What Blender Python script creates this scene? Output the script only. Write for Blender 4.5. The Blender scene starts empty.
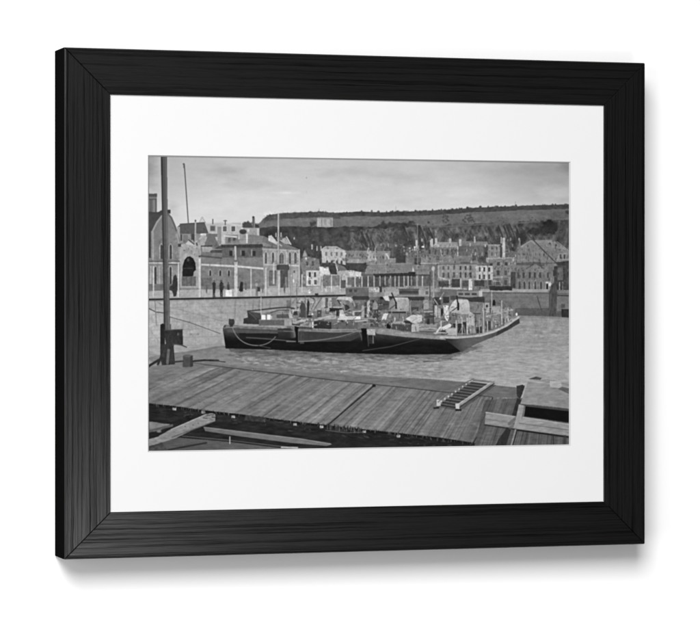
import bpy, bmesh, math
import numpy as np

# ------------------------------------------------------------------ camera, world, lamps, exposure
scene = bpy.context.scene
CZ = 1.5                                   # height of the picture's centre above the floor
cam_data = bpy.data.cameras.new('camera')
cam_data.sensor_fit = 'HORIZONTAL'
cam_data.sensor_width = 36.0
cam_data.lens = 36.0 * 2912.28 / 700.0
cam_data.clip_end = 100
cam = bpy.data.objects.new('camera', cam_data)
scene.collection.objects.link(cam)
cam.location = (-0.87386, -2.73094, CZ - 0.00193)
cam.rotation_euler = (math.pi / 2 - 0.001735, 0, -0.304907)
scene.camera = cam

world = bpy.data.worlds.new('World')
scene.world = world
world.use_nodes = True
bgn = world.node_tree.nodes['Background']
bgn.inputs[0].default_value = (1, 1, 1, 1)
bgn.inputs[1].default_value = 0.04

def area_lamp(name, loc, target, size, power, sy=None):
    d = bpy.data.lights.new(name, 'AREA')
    d.shape = 'RECTANGLE' if sy else 'SQUARE'
    d.size = size
    if sy: d.size_y = sy
    d.energy = power
    o = bpy.data.objects.new(name, d)
    scene.collection.objects.link(o)
    o.location = loc
    from mathutils import Vector
    v = Vector(target) - Vector(loc)
    o.rotation_euler = v.to_track_quat('-Z', 'Y').to_euler()
    return o

KEY = 352.0
LOW = 9.0
FILL = 24.0
area_lamp('key_softbox', (-1.85, -4.4, CZ + 2.65), (0, 0, CZ), 2.5, KEY)
area_lamp('low_softbox', (-0.06, -2.15, CZ - 0.66), (-0.2, 0, CZ - 0.1), 0.42, LOW)
area_lamp('fill_softbox', (-1.9, -2.0, CZ - 0.2), (0, 0, CZ), 1.4, FILL)

vs = scene.view_settings
vs.view_transform = 'Standard'
vs.look = 'None'
vs.exposure = 0.0
vs.gamma = 1.0
vs.use_curve_mapping = False
scene.cycles.max_bounces = 6
scene.cycles.use_denoising = True
scene.cycles.use_adaptive_sampling = False

# ------------------------------------------------------------------ measured sizes (metres)
FW, FH, FD = 0.600, 0.4885, 0.045          # frame outside width, height, depth
OX, OY = 0.2549, 0.2001                    # half size of the sight opening
RAIL_W = FW / 2 - OX
RAIL_H = FH / 2 - OY
MAT_Y = 0.0022                             # mount face behind the front of the frame
MAT_T = 0.0016                             # mount thickness
PRINT_Y = MAT_Y + MAT_T + 0.0004
PX0, PX1, PZ0, PZ1 = -0.2176, 0.2196, -0.1433, 0.1428    # the print's visible window

# ------------------------------------------------------------------ material helpers
def new_mat(name):
    m = bpy.data.materials.new(name)
    m.use_nodes = True
    nt = m.node_tree
    return m, nt, nt.nodes['Principled BSDF']

def N(nt, kind, **kw):
    n = nt.nodes.new(kind)
    for k, v in kw.items():
        if k.startswith('i_'):
            n.inputs[int(k[2:]) if k[2:].isdigit() else k[2:]].default_value = v
        else:
            setattr(n, k, v)
    return n

def wood_material():
    m, nt, b = new_mat('black_stained_wood')
    L = nt.links.new
    tc = N(nt, 'ShaderNodeTexCoord')
    oi = N(nt, 'ShaderNodeObjectInfo')
    add = N(nt, 'ShaderNodeVectorMath', operation='ADD')
    mul = N(nt, 'ShaderNodeVectorMath', operation='SCALE'); mul.inputs['Scale'].default_value = 1.0
    comb = N(nt, 'ShaderNodeCombineXYZ')
    rm = N(nt, 'ShaderNodeMath', operation='MULTIPLY', i_1=3.7)
    L(oi.outputs['Random'], rm.inputs[0])
    L(rm.outputs[0], comb.inputs[0]); L(rm.outputs[0], comb.inputs[1])
    L(tc.outputs['Object'], add.inputs[0]); L(comb.outputs[0], add.inputs[1])
    L(add.outputs[0], mul.inputs[0])
    # slow waver so the grain lines wander
    wm = N(nt, 'ShaderNodeMapping'); wm.inputs['Scale'].default_value = (38, 90, 9)
    L(mul.outputs[0], wm.inputs[0])
    wn = N(nt, 'ShaderNodeTexNoise', i_Scale=1.0, i_Detail=3.0)
    L(wm.outputs[0], wn.inputs['Vector'])
    ws = N(nt, 'ShaderNodeVectorMath', operation='SCALE'); ws.inputs['Scale'].default_value = 0.0020
    L(wn.outputs['Color'], ws.inputs[0])
    wa = N(nt, 'ShaderNodeVectorMath', operation='ADD')
    L(mul.outputs[0], wa.inputs[0]); L(ws.outputs[0], wa.inputs[1])
    def grain(scale, detail, rough):
        mp = N(nt, 'ShaderNodeMapping'); mp.inputs['Scale'].default_value = scale
        L(wa.outputs[0], mp.inputs[0])
        n = N(nt, 'ShaderNodeTexNoise', i_Scale=1.0, i_Detail=detail, i_Roughness=rough)
        L(mp.outputs[0], n.inputs['Vector'])
        return n.outputs['Fac']
    g1 = grain((2.6, 360, 60), 2.0, 0.5)       # broad early / late wood bands
    g2 = grain((16.0, 900, 100), 3.0, 0.6)     # pores
    g3 = grain((110.0, 1700, 300), 2.0, 0.6)    # fibres
    r1 = N(nt, 'ShaderNodeValToRGB'); r1.color_ramp.elements[0].position = .38; r1.color_ramp.elements[1].position = .50
    L(g1, r1.inputs[0])
    r2 = N(nt, 'ShaderNodeValToRGB'); r2.color_ramp.elements[0].position = .32; r2.color_ramp.elements[1].position = .58
    L(g2, r2.inputs[0])
    s1 = N(nt, 'ShaderNodeMath', operation='MULTIPLY', i_1=0.36); L(r1.outputs[0], s1.inputs[0])
    s2 = N(nt, 'ShaderNodeMath', operation='MULTIPLY_ADD', i_1=0.32); L(r2.outputs[0], s2.inputs[0]); L(s1.outputs[0], s2.inputs[2])
    s3 = N(nt, 'ShaderNodeMath', operation='MULTIPLY_ADD', i_1=0.26); L(g3, s3.inputs[0]); L(s2.outputs[0], s3.inputs[2])
    cr = N(nt, 'ShaderNodeValToRGB')
    cr.color_ramp.elements[0].position = 0.22; cr.color_ramp.elements[0].color = (0.0006, 0.0006, 0.0006, 1)
    cr.color_ramp.elements[1].position = 1.0; cr.color_ramp.elements[1].color = (0.0056, 0.0055, 0.0053, 1)
    L(s3.outputs[0], cr.inputs[0]); L(cr.outputs[0], b.inputs['Base Color'])
    rr = N(nt, 'ShaderNodeMapRange', i_3=0.36, i_4=0.27)
    L(s3.outputs[0], rr.inputs[0]); L(rr.outputs[0], b.inputs['Roughness'])
    sp = N(nt, 'ShaderNodeMapRange', i_3=0.04, i_4=0.70)
    L(s3.outputs[0], sp.inputs[0]); L(sp.outputs[0], b.inputs['Specular IOR Level'])
    bp = N(nt, 'ShaderNodeBump', i_Strength=0.35, i_Distance=0.0003)
    L(s3.outputs[0], bp.inputs['Height']); L(bp.outputs[0], b.inputs['Normal'])
    return m

def plain_material(name, col, rough, bump=0.0, scale=900.0, var=0.0, spec=0.3):
    m, nt, b = new_mat(name)
    L = nt.links.new
    tc = N(nt, 'ShaderNodeTexCoord')
    n = N(nt, 'ShaderNodeTexNoise', i_Scale=scale, i_Detail=4.0)
    L(tc.outputs['Object'], n.inputs['Vector'])
    cr = N(nt, 'ShaderNodeValToRGB')
    cr.color_ramp.elements[0].color = tuple(c * (1 - var) for c in col) + (1,)
    cr.color_ramp.elements[1].color = tuple(c * (1 + var) for c in col) + (1,)
    L(n.outputs['Fac'], cr.inputs[0]); L(cr.outputs[0], b.inputs['Base Color'])
    b.inputs['Roughness'].default_value = rough
    b.inputs['Specular IOR Level'].default_value = spec
    if bump:
        bp = N(nt, 'ShaderNodeBump', i_Strength=bump, i_Distance=0.0004)
        L(n.outputs['Fac'], bp.inputs['Height']); L(bp.outputs[0], b.inputs['Normal'])
    return m

WOOD = wood_material()
SIDE = plain_material('matte_black_edge_stain', (0.0045, 0.0045, 0.0045), 0.9, 0.1, 500.0, 0.3, 0.0)
EDGE = plain_material('painted_arris_highlight', (0.026, 0.026, 0.026), 0.6, 0.1, 500.0, 0.2, 0.2)  # outer arris coloured lighter, standing in for light caught on the chamfer
WALL = plain_material('white_wall_paint', (0.92, 0.92, 0.92), 0.9, 0.05, 260.0, 0.004, 0.1)
MOUNT = plain_material('white_mount_board', (0.69, 0.69, 0.69), 0.95, 0.06, 1400.0, 0.006, 0.05)
CORE = plain_material('mount_core', (0.52, 0.52, 0.52), 0.95, 0.0, 900.0, 0.004, 0.05)
BOARD = plain_material('brown_backing_board', (0.22, 0.15, 0.09), 0.9, 0.1, 300.0, 0.08, 0.1)

# ------------------------------------------------------------------ mesh helpers
def link(name, me, parent=None, mats=()):
    for m in mats: me.materials.append(m)
    o = bpy.data.objects.new(name, me)
    scene.collection.objects.link(o)
    if parent: o.parent = parent
    return o

# ------------------------------------------------------------------ the setting
me = bpy.data.meshes.new('wall')
S = 3.0
me.from_pydata([(-S, FD + .0006, -1.5), (S, FD + .0006, -1.5), (S, FD + .0006, 2), (-S, FD + .0006, 2),
                (-S, FD + .15, -1.5), (S, FD + .15, -1.5), (S, FD + .15, 2), (-S, FD + .15, 2)], [],
               [(0, 1, 2, 3), (5, 4, 7, 6), (4, 0, 3, 7), (1, 5, 6, 2), (3, 2, 6, 7), (4, 5, 1, 0)])
wall = link('wall', me, None, [WALL]); wall.location.z = CZ
wall['kind'] = 'structure'
wall['label'] = 'plain bright white wall behind the picture frame'

# ------------------------------------------------------------------ the picture frame
frame = bpy.data.objects.new('picture_frame', None)
frame.empty_display_size = 0.1
scene.collection.objects.link(frame)
frame.location = (0, 0, CZ)
frame['label'] = 'black wood-grain picture frame with white mount and black-and-white harbour photograph'
frame['category'] = 'picture frame'

def rail_mesh(name, length, width):
    """Moulding cut at 45 degrees; local x along the rail, local y from the outside edge inwards, local z to the front."""
    prof = [(0.0012, -FD), (0.0, -FD + .0012), (0.0, -0.0018), (0.0003, -0.0008), (0.0009, -0.0002), (0.0018, 0.0),
            (0.0022, -0.0007), (0.0032, -0.0007), (0.0036, 0.0)]
    ny = 14
    prof += [(0.0036 + (width - 0.0036 - 0.0007) * k / ny, 0.0) for k in range(1, ny + 1)]
    prof += [(width, -0.0007), (width, -MAT_Y), (width, -0.010), (width - .012, -0.010), (width - .012, -FD)]
    n = len(prof)
    nx = 40
    gap = 0.00018
    verts, faces = [], []
    for i in range(nx + 1):
        for (y, z) in prof:
            half = length / 2 - y * ((length / 2 - (OX if length > 0.55 else OY)) / width) - gap
            if z > -1e-6 or True:
                verts.append((-half + 2 * half * i / nx, y, z))
    for i in range(nx):
        for k in range(n):
            k2 = (k + 1) % n
            faces.append((i * n + k, i * n + k2, (i + 1) * n + k2, (i + 1) * n + k))
    faces.append(tuple(range(n - 1, -1, -1)))
    faces.append(tuple(nx * n + k for k in range(n)))
    me = bpy.data.meshes.new(name)
    me.from_pydata(verts, [], faces)
    bm = bmesh.new(); bm.from_mesh(me)
    # soften the mitre's front arris so that the joint reads as a fine line
    bm.edges.ensure_lookup_table()
    ed = [e for e in bm.edges if len(e.link_faces) == 2 and any(len(f.verts) > 8 for f in e.link_faces)
          and all(v.co.z > -0.004 for v in e.verts)]
    bmesh.ops.bevel(bm, geom=ed, offset=0.00045, segments=1, affect='EDGES', clamp_overlap=True)
    bmesh.ops.recalc_face_normals(bm, faces=bm.faces)
    bm.to_mesh(me); bm.free()
    return me

# local (x, y, z) -> world: z to the viewer (-Y)
def place_rail(label, length, width, kind):
    me = rail_mesh('rail', length, width)
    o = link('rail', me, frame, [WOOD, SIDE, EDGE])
    for p in me.polygons:
        if p.normal.y < -0.95: p.material_index = 1
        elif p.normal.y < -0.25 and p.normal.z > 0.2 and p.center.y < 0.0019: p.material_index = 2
    from mathutils import Matrix
    # columns: where local x, y, z go
    ax = {'bottom': ((1, 0, 0), (0, 0, 1), (0, -1, 0), (0, 0, -FH / 2)),
          'top': ((-1, 0, 0), (0, 0, -1), (0, -1, 0), (0, 0, FH / 2)),
          'left': ((0, 0, -1), (1, 0, 0), (0, -1, 0), (-FW / 2, 0, 0)),
          'right': ((0, 0, 1), (-1, 0, 0), (0, -1, 0), (FW / 2, 0, 0))}[kind]
    x, y, z, t = ax
    o.matrix_local = Matrix(((x[0], y[0], z[0], t[0]), (x[1], y[1], z[1], t[1]), (x[2], y[2], z[2], t[2]), (0, 0, 0, 1)))
    o['label'] = label
    return o
place_rail('top rail of the black wood frame', FW, RAIL_H, 'top')
place_rail('bottom rail of the black wood frame', FW, RAIL_H, 'bottom')
place_rail('left side rail of the black wood frame', FH, RAIL_W, 'left')
place_rail('right side rail of the black wood frame', FH, RAIL_W, 'right')

def mount_board():
    """White board with a bevelled window; the bevel is the core of the board, in a darker grey."""
    ox, oz = OX + 0.006, OY + 0.006
    b = 0.0013
    yf, yb = MAT_Y, MAT_Y + MAT_T
    outer = [(-ox, -oz), (ox, -oz), (ox, oz), (-ox, oz)]
    win = [(PX0, PZ0), (PX1, PZ0), (PX1, PZ1), (PX0, PZ1)]
    inn = [(PX0 + b, PZ0 + b), (PX1 - b, PZ0 + b), (PX1 - b, PZ1 - b), (PX0 + b, PZ1 - b)]
    v = [(x, yf, z) for x, z in outer] + [(x, yf, z) for x, z in win] + [(x, yb, z) for x, z in inn] + [(x, yb, z) for x, z in outer]
    me = bpy.data.meshes.new('mount')
    fs = []
    for i in range(4):
        j = (i + 1) % 4
        fs.append((i, j, 4 + j, 4 + i))
    for i in range(4):
        j = (i + 1) % 4
        fs.append((8 + i, 8 + j, 12 + j, 12 + i)); fs.append((12 + i, 12 + j, j, i))
    me.from_pydata(v, [], fs)
    o = link('mount', me, frame, [MOUNT])
    o['label'] = 'wide white mount board around the photograph'
    me2 = bpy.data.meshes.new('bevel')
    me2.from_pydata(v[4:12], [], [(i, (i + 1) % 4, 4 + (i + 1) % 4, 4 + i) for i in range(4)])
    link('bevel', me2, o, [CORE])
    return o
mount_board()

bx, bz = OX + .009, OY + .009
me = bpy.data.meshes.new('backing_board')
y0, y1 = PRINT_Y + .0004, PRINT_Y + .003
me.from_pydata([(-bx, y0, -bz), (bx, y0, -bz), (bx, y0, bz), (-bx, y0, bz), (-bx, y1, -bz), (bx, y1, -bz), (bx, y1, bz), (-bx, y1, bz)], [],
               [(0, 1, 2, 3), (5, 4, 7, 6), (4, 0, 3, 7), (1, 5, 6, 2), (3, 2, 6, 7), (4, 5, 1, 0)])
link('backing_board', me, frame, [BOARD])

# ------------------------------------------------------------------ the photographic print (flat, drawn in code)
# Sheet pixels are addressed in "plate" coordinates: positions measured on the printed view (x right, y down).
CW, CH = 1640, 1068
_src = np.array([(147.5, 155.7), (570.5, 161.5), (570.5, 444.8), (147.5, 450.5)])
_dst = np.array([(0, 0), (CW, 0), (CW, CH), (0, CH)], float)
def homography(a, b):
    M = []
    for (x, y), (u, w) in zip(a, b):
        M.append([x, y, 1, 0, 0, 0, -u * x, -u * y]); M.append([0, 0, 0, x, y, 1, -w * x, -w * y])
    h = np.linalg.solve(np.array(M), b.ravel())
    return np.append(h, 1).reshape(3, 3)
H_TO = homography(_src, _dst)
H_FROM = np.linalg.inv(H_TO)
_jj, _ii = np.meshgrid(np.arange(CW) + .5, np.arange(CH) + .5)
_w = H_FROM[2, 0] * _jj + H_FROM[2, 1] * _ii + H_FROM[2, 2]
X = (H_FROM[0, 0] * _jj + H_FROM[0, 1] * _ii + H_FROM[0, 2]) / _w
Y = (H_FROM[1, 0] * _jj + H_FROM[1, 1] * _ii + H_FROM[1, 2]) / _w
A = np.full((CH, CW), 150.0)

def vnoise(x, y, seed=0):
    xi = np.floor(x).astype(np.int64); yi = np.floor(y).astype(np.int64)
    fx = x - xi; fy = y - yi
    fx = fx * fx * (3 - 2 * fx); fy = fy * fy * (3 - 2 * fy)
    def h(a, b):
        n = (a * 374761393 + b * 668265263 + seed * 1274126177) & 0x7fffffff
        n = ((n ^ (n >> 13)) * 1274126177) & 0x7fffffff
        n = ((n ^ (n >> 16)) * 1103515245) & 0x7fffffff
        return ((n ^ (n >> 15)) & 0xffff) / 65535.0
    return (h(xi, yi) * (1 - fx) + h(xi + 1, yi) * fx) * (1 - fy) + (h(xi, yi + 1) * (1 - fx) + h(xi + 1, yi + 1) * fx) * fy
def fbm(x, y, seed=0, octv=3):
    s = 0; t = 0
    for k in range(octv):
        s = s + vnoise(x * 2 ** k + 17 * k, y * 2 ** k - 31 * k, seed + k) * .55 ** k; t += .55 ** k
    return s / t - .5                       # about -0.5..0.5

rng = np.random.default_rng(7)
def blur(a, s, sx=None):
    for ax, sg in ((0, s), (1, s if sx is None else sx)):
        q = int(3 * sg + 1); k = np.exp(-.5 * (np.arange(-q, q + 1) / sg) ** 2); k /= k.sum()
        p = np.pad(a, ((q, q), (0, 0)) if ax == 0 else ((0, 0), (q, q)), mode='edge')
        a = sum(k[i] * (p[i:i + a.shape[0]] if ax == 0 else p[:, i:i + a.shape[1]]) for i in range(2 * q + 1))
    return a
def gnoise(sy, sx=None):
    a = blur(rng.normal(0, 1, (CH, CW)).astype(np.float32), sy, sx)
    return a / a.std()
G_FINE, G_MID, G_RIP = gnoise(1.6), gnoise(4.5), gnoise(1.7, 8.0)
def box(x0, y0, x1, y1, pad=1.5):
    p = np.array([(x0 - pad, y0 - pad, 1), (x1 + pad, y0 - pad, 1), (x1 + pad, y1 + pad, 1), (x0 - pad, y1 + pad, 1)]) @ H_TO.T
    p = p[:, :2] / p[:, 2:]
    a, b = np.floor(p.min(0)).astype(int), np.ceil(p.max(0)).astype(int)
    return slice(max(0, a[1]), min(CH, max(0, b[1]))), slice(max(0, a[0]), min(CW, max(0, b[0])))
def shade(sl, x, y, v, n, sc, seed):
    if callable(v): v = v(x, y)
    if n: v = v + 2 * n * fbm(x / sc[0], y / sc[1], seed)
    return v
def put(sl, m, v, a=1.0):
    if m.size: A[sl] = A[sl] * (1 - m * a) + v * m * a
_sd = [100]
def poly(pts, v, n=0, sc=(3, 3), a=1.0, soft=0, rough=0):
    """fill a polygon; n = tone noise, rough = ragged outline in plate units"""
    pts = np.array(pts, float)
    _sd[0] += 7
    sl = box(pts[:, 0].min(), pts[:, 1].min(), pts[:, 0].max(), pts[:, 1].max(), 1.5 + rough)
    x, y = X[sl], Y[sl]
    if not x.size: return
    qx, qy = x, y
    if rough:
        qx = x + 2 * rough * fbm(x / 3.5, y / 3.5, _sd[0]); qy = y + 2 * rough * fbm(x / 3.5, y / 3.5, _sd[0] + 3)
    ins = np.zeros(x.shape, bool)
    k = len(pts)
    for i in range(k):
        (x0, y0), (x1, y1) = pts[i], pts[(i + 1) % k]
        if y0 == y1: continue
        c = ((y0 <= qy) != (y1 <= qy)) & (qx < (x1 - x0) * (qy - y0) / (y1 - y0) + x0)
        ins ^= c
    put(sl, ins.astype(float), shade(sl, x, y, v, n, sc, _sd[0]), a)
def rect(x0, y0, x1, y1, v, n=0, sc=(3, 3), a=1.0, rough=0):
    poly([(x0, y0), (x1, y0), (x1, y1), (x0, y1)], v, n, sc, a, 0, rough)
def line(pts, w, v, a=1.0, n=0, sc=(3, 3), edge=.35):
    pts = np.array(pts, float); _sd[0] += 7
    sl = box(pts[:, 0].min(), pts[:, 1].min(), pts[:, 0].max(), pts[:, 1].max(), w + 1.5)
    x, y = X[sl], Y[sl]
    if not x.size: return
    d = np.full(x.shape, 1e9)
    for (x0, y0), (x1, y1) in zip(pts[:-1], pts[1:]):
        dx, dy = x1 - x0, y1 - y0
        t = np.clip(((x - x0) * dx + (y - y0) * dy) / (dx * dx + dy * dy + 1e-9), 0, 1)
        d = np.minimum(d, np.hypot(x - x0 - t * dx, y - y0 - t * dy))
    m = np.clip((w / 2 + edge / 2 - d) / edge, 0, 1)
    put(sl, m, shade(sl, x, y, v, n, sc, _sd[0]), a)
def oval(cx, cy, rx, ry, v, n=0, sc=(2, 2), a=1.0, soft=.15, rough=0):
    _sd[0] += 7
    sl = box(cx - rx, cy - ry, cx + rx, cy + ry, 1.5 + rough)
    x, y = X[sl], Y[sl]
    if not x.size: return
    d = np.hypot((x - cx) / rx, (y - cy) / ry)
    if rough: d = d + rough * 2 * fbm(x / 2.5, y / 2.5, _sd[0])
    put(sl, np.clip((1 - d) / soft, 0, 1), shade(sl, x, y, v, n, sc, _sd[0]), a)
def curve(p0, p1, p2, w, v, a=1.0):
    t = np.linspace(0, 1, 14)[:, None]
    line((1 - t) ** 2 * np.array(p0) + 2 * t * (1 - t) * np.array(p1) + t * t * np.array(p2), w, v, a)
def windows(xs, y0, y1, w, v, lit=None, a=1.0):
    for x in xs:
        if lit is not None: rect(x - w / 2 - .7, y0 - .8, x + w / 2 + .7, y1 + .7, lit, a=a)
        rect(x - w / 2, y0, x + w / 2, y1, v + rng.uniform(-8, 8), a=a)
def gothic(x, y0, y1, w, v, lit=None):
    h = w * .9
    if lit is not None:
        q = w / 2 + .8
        poly([(x - q, y1), (x - q, y0 + h * .8), (x, y0 - 1.2), (x + q, y0 + h * .8), (x + q, y1)], lit)
    q = w / 2
    poly([(x - q, y1), (x - q, y0 + h), (x - q * .6, y0 + h * .4), (x, y0), (x + q * .6, y0 + h * .4), (x + q, y0 + h), (x + q, y1)], v)
def clutter(x0, y0, x1, y1, k, lo, hi, wmax=3.0, hmax=4.0, a=.9):
    for _ in range(k):
        x, y = rng.uniform(x0, x1), rng.uniform(y0, y1)
        w, h = rng.uniform(.6, wmax), rng.uniform(.6, hmax)
        s = rng.uniform(-.5, .5)
        poly([(x, y), (x + w, y + s * .4), (x + w + s, y + h), (x + s, y + h)], rng.uniform(lo, hi), a=a)
def flecks(x0, y0, x1, y1, k, wr, hr, lo, hi, a):
    for _ in range(k):
        x, y = rng.uniform(x0, x1), rng.uniform(y0, y1); w, h = rng.uniform(*wr), rng.uniform(*hr)
        sl = box(x, y, x + w, y + h, 0)
        A[sl] *= 1 + a * rng.uniform(lo, hi)
def smooth(e0, e1, t):
    t = np.clip((t - e0) / (e1 - e0), 0, 1); return t * t * (3 - 2 * t)

# --- sky
SKY = slice(0, int(CH * .27))
Xs, Ys = X[SKY], Y[SKY]
sky = 189 + 12 * smooth(168, 210, Ys)
sky -= 17 * smooth(430, 575, Xs) * (1 - .3 * smooth(190, 210, Ys))
sky += 9 * fbm(Xs / 38, Ys / 9, 1, 4) + 9 * fbm(Xs / 11, Ys / 4, 5, 4)
def cloud(cx, cy, rx, ry, dv, sd):
    global sky
    d = np.hypot((Xs - cx) / rx, (Ys - cy) / ry) + 1.0 * fbm(Xs / 12, Ys / 5, sd, 4)
    sky = sky + dv * np.clip(1.15 - d, 0, 1)
for c in ((226, 172, 22, 9, -15, 11), (245, 184, 34, 6, -11, 12), (352, 172, 40, 7, -10, 13), (405, 177, 34, 7, -9, 14),
          (172, 208, 9, 7, -20, 15), (520, 171, 40, 8, -10, 16), (556, 192, 20, 10, 18, 17), (470, 192, 40, 8, 8, 18),
          (285, 193, 16, 1.6, 12, 19), (400, 202, 12, 4, -8, 20), (569, 166, 12, 9, -26, 23), (150, 166, 9, 22, -30, 24)):
    cloud(*c)
A[SKY] = sky
oval(306, 178, .7, 1.4, 140, a=.7, soft=.6); oval(306, 192, .5, 2.2, 160, a=.5, soft=.8)

# --- the far hill: crest trees, open slope, wood, cliff
crest = [(258, 224), (264, 218), (268, 215), (281, 213.3), (300, 212.3), (320, 211.8), (340, 213), (360, 211.6), (380, 212.2), (400, 211.3), (420, 211),
         (440, 210), (470, 207.8), (500, 206.3), (530, 205.2), (572, 203.8)]
poly(crest + [(572, 300), (258, 300)], 104, 10, (9, 3), rough=.5)
def strip(top, thick, v, n=0, sc=(3, 3), a=1.0, rough=0.):
    poly(list(top) + [(x, y + thick) for x, y in reversed(top)], v, n, sc, a, 0, rough)
strip([(264, 218.2), (268, 215.4), (281, 213.6), (300, 212.6), (320, 212), (340, 213.2)], 5.6, 80, 12, (3, 2), rough=.9)
strip([(338, 213), (360, 211.5), (380, 212.4), (400, 211.6), (420, 211.2), (440, 210.2), (470, 208), (500, 206.5), (530, 205.4), (572, 204)], 4.4, 70, 14, (3, 2), rough=.7)
for x in (346, 361, 378, 392, 397, 415, 423, 432, 441, 452, 461, 467, 480, 488, 497, 505, 516):
    yc = np.interp(x, [p[0] for p in crest], [p[1] for p in crest])
    oval(x, yc + .3, rng.uniform(.8, 1.8), rng.uniform(1.2, 2.2), 72, 10, rough=.5, soft=.4)
for _ in range(110):
    x = rng.uniform(266, 568); yc = np.interp(x, [p[0] for p in crest], [p[1] for p in crest])
    oval(x, yc + rng.uniform(-.3, 1.4), rng.uniform(.5, 2.0), rng.uniform(.5, 1.5), rng.uniform(60, 86), a=.8, soft=.5, rough=.8)
line([(515, 206), (515.3, 201.5)], .5, 120, .6); line([(395, 211), (395.4, 206.5)], .7, 150, .5)
line([(318.5, 214), (318.5, 209)], .6, 110, .6)
# grass streaks on the slope
sl = box(262, 214, 572, 228); m = (Y[sl] > 214) & (Y[sl] < 228) & (X[sl] > 262)
A[sl] += m * (10 * fbm(X[sl] / 16, Y[sl] / 1.6, 71) + 6 * fbm(X[sl] / 3, Y[sl] / 2, 72))
# wood on the left
poly([(258, 229), (270, 226.5), (300, 226.5), (330, 227.5), (346, 226), (372, 227), (380, 224), (400, 223), (420, 225), (420, 275), (258, 275)], 62, 20, (5, 4), rough=1.2)
for x, y, rx, ry in ((312.5, 224, 4, 4), (383, 223, 4, 2.5), (391, 224, 5, 2), (409, 222.5, 6, 2), (568, 212, 2.5, 3.5), (247, 226, 6, 5), (255, 227, 5, 5)):
    oval(x, y, rx, ry, 64, 10, rough=.9, soft=.5)
for cx, y0, wb, k in ((445, 213, 4.5, 34), (468, 212.6, 6.5, 60), (395, 221, 7, 24), (413, 220.6, 6, 24), (500, 217, 9, 20), (530, 216, 12, 22), (430, 221, 9, 22)):
    for _ in range(k):
        t = rng.uniform(0, 1) ** .7; oval(cx + rng.uniform(-1, 1) * wb * (.3 + .7 * t), y0 + t * 9.5, rng.uniform(.6, 1.7), rng.uniform(.5, 1.3), rng.uniform(54, 84), a=.6, soft=.7, rough=.5)
rect(316.6, 217.6, 332.4, 227, 148, 8, (4, 2)); rect(317, 218, 320.5, 227, 165); rect(322, 219, 324, 226, 158); rect(326, 219, 329, 226.6, 160, 6); rect(316.6, 217.4, 332.4, 218.3, 128)
rect(320.8, 220, 321.6, 226, 120); rect(330, 219, 330.8, 226, 125)
# cliff to the right of the wood
poly([(350, 232), (372, 229), (420, 226.5), (480, 223), (530, 221), (572, 219), (572, 262), (350, 262)], lambda x, y: 80 + 44 * fbm((x + .35 * y) / 2.6, y / 12, 31) + 60 * fbm(x / 6, y / 5, 33), rough=1.4)
strip([(418, 227), (450, 225.5), (480, 223.8), (510, 222.5), (540, 221)], 1.3, 100, a=.7)
for x0, y0, x1, y1, w, v in ((362, 236, 368, 250, 3, 48), (402, 228, 405, 246, 4, 50), (418, 228, 421, 248, 4, 45), (426, 229, 428, 245, 3.5, 52), (412, 229, 416, 238, 2.6, 118), (373, 236, 380, 252, 2, 112),
                             (385, 231, 392, 250, 3, 96), (352, 240, 356, 246, 4, 118), (340, 243, 346, 256, 4, 88), (506, 226, 512, 242, 5, 50), (518, 232, 513, 249, 5, 42), (489, 228, 494, 238, 3, 60),
                             (500, 226, 504, 238, 1.4, 104), (482, 227, 487, 237, 1.4, 104), (470, 228, 475, 236, 1.2, 98), (497, 229, 500, 240, 1.2, 46)):
    line([(x0, y0), (x1, y1)], w, v, .75, 14, (2, 5), edge=2.2)
for _ in range(150):
    x, y = rng.uniform(350, 540), rng.uniform(228, 248)
    oval(x, y, rng.uniform(.8, 3.2), rng.uniform(.5, 1.6), rng.choice([46, 54, 62, 98, 108, 116]), a=.5, soft=.6, rough=.7)
for _ in range(260):
    x, y = rng.uniform(350, 534), rng.uniform(227, 250); sl_ = rng.choice([-.35, .5, .8])
    L = rng.uniform(2, 7); w = rng.uniform(.4, 1.3)
    line([(x, y), (x + sl_ * L, y + L)], w, rng.choice([40, 48, 56, 100, 112, 122]), .55, edge=.7)
for x, y, L in ((361, 232, 14), (366, 234, 12), (370, 238, 12), (403, 227, 14), (419, 226, 20), (428, 228, 18), (498, 226, 14), (503, 226, 14), (509, 224, 18), (515, 226, 20)):
    line([(x, y), (x + L * .28, y + L * .6), (x + L * .3, y + L)], 1.5, 42, .7, edge=1.2); line([(x + 2, y), (x + 2 + L * .25, y + L * .7)], .9, 116, .6, edge=.9)
oval(549, 227, 9.5, 8.5, 40, 12, rough=.3, soft=.3); oval(537, 231, 12, 5, 46, 12, rough=.4, soft=.4); oval(522, 236, 6, 8, 48, 12, rough=.4, soft=.4)
oval(398, 238, 9, 8, 62, 12, rough=.4, soft=.5); oval(408, 241, 7, 6, 60, 12, rough=.4, soft=.5)
for _ in range(90):
    x, y = rng.uniform(262, 350), rng.uniform(229, 262)
    oval(x, y, rng.uniform(1, 3), rng.uniform(.8, 2), rng.uniform(48, 82), a=.5, soft=.7, rough=.5)

flecks(262, 228, 569, 256, 700, (.4, 2.0), (.5, 3), -.45, .4, .5)
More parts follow.
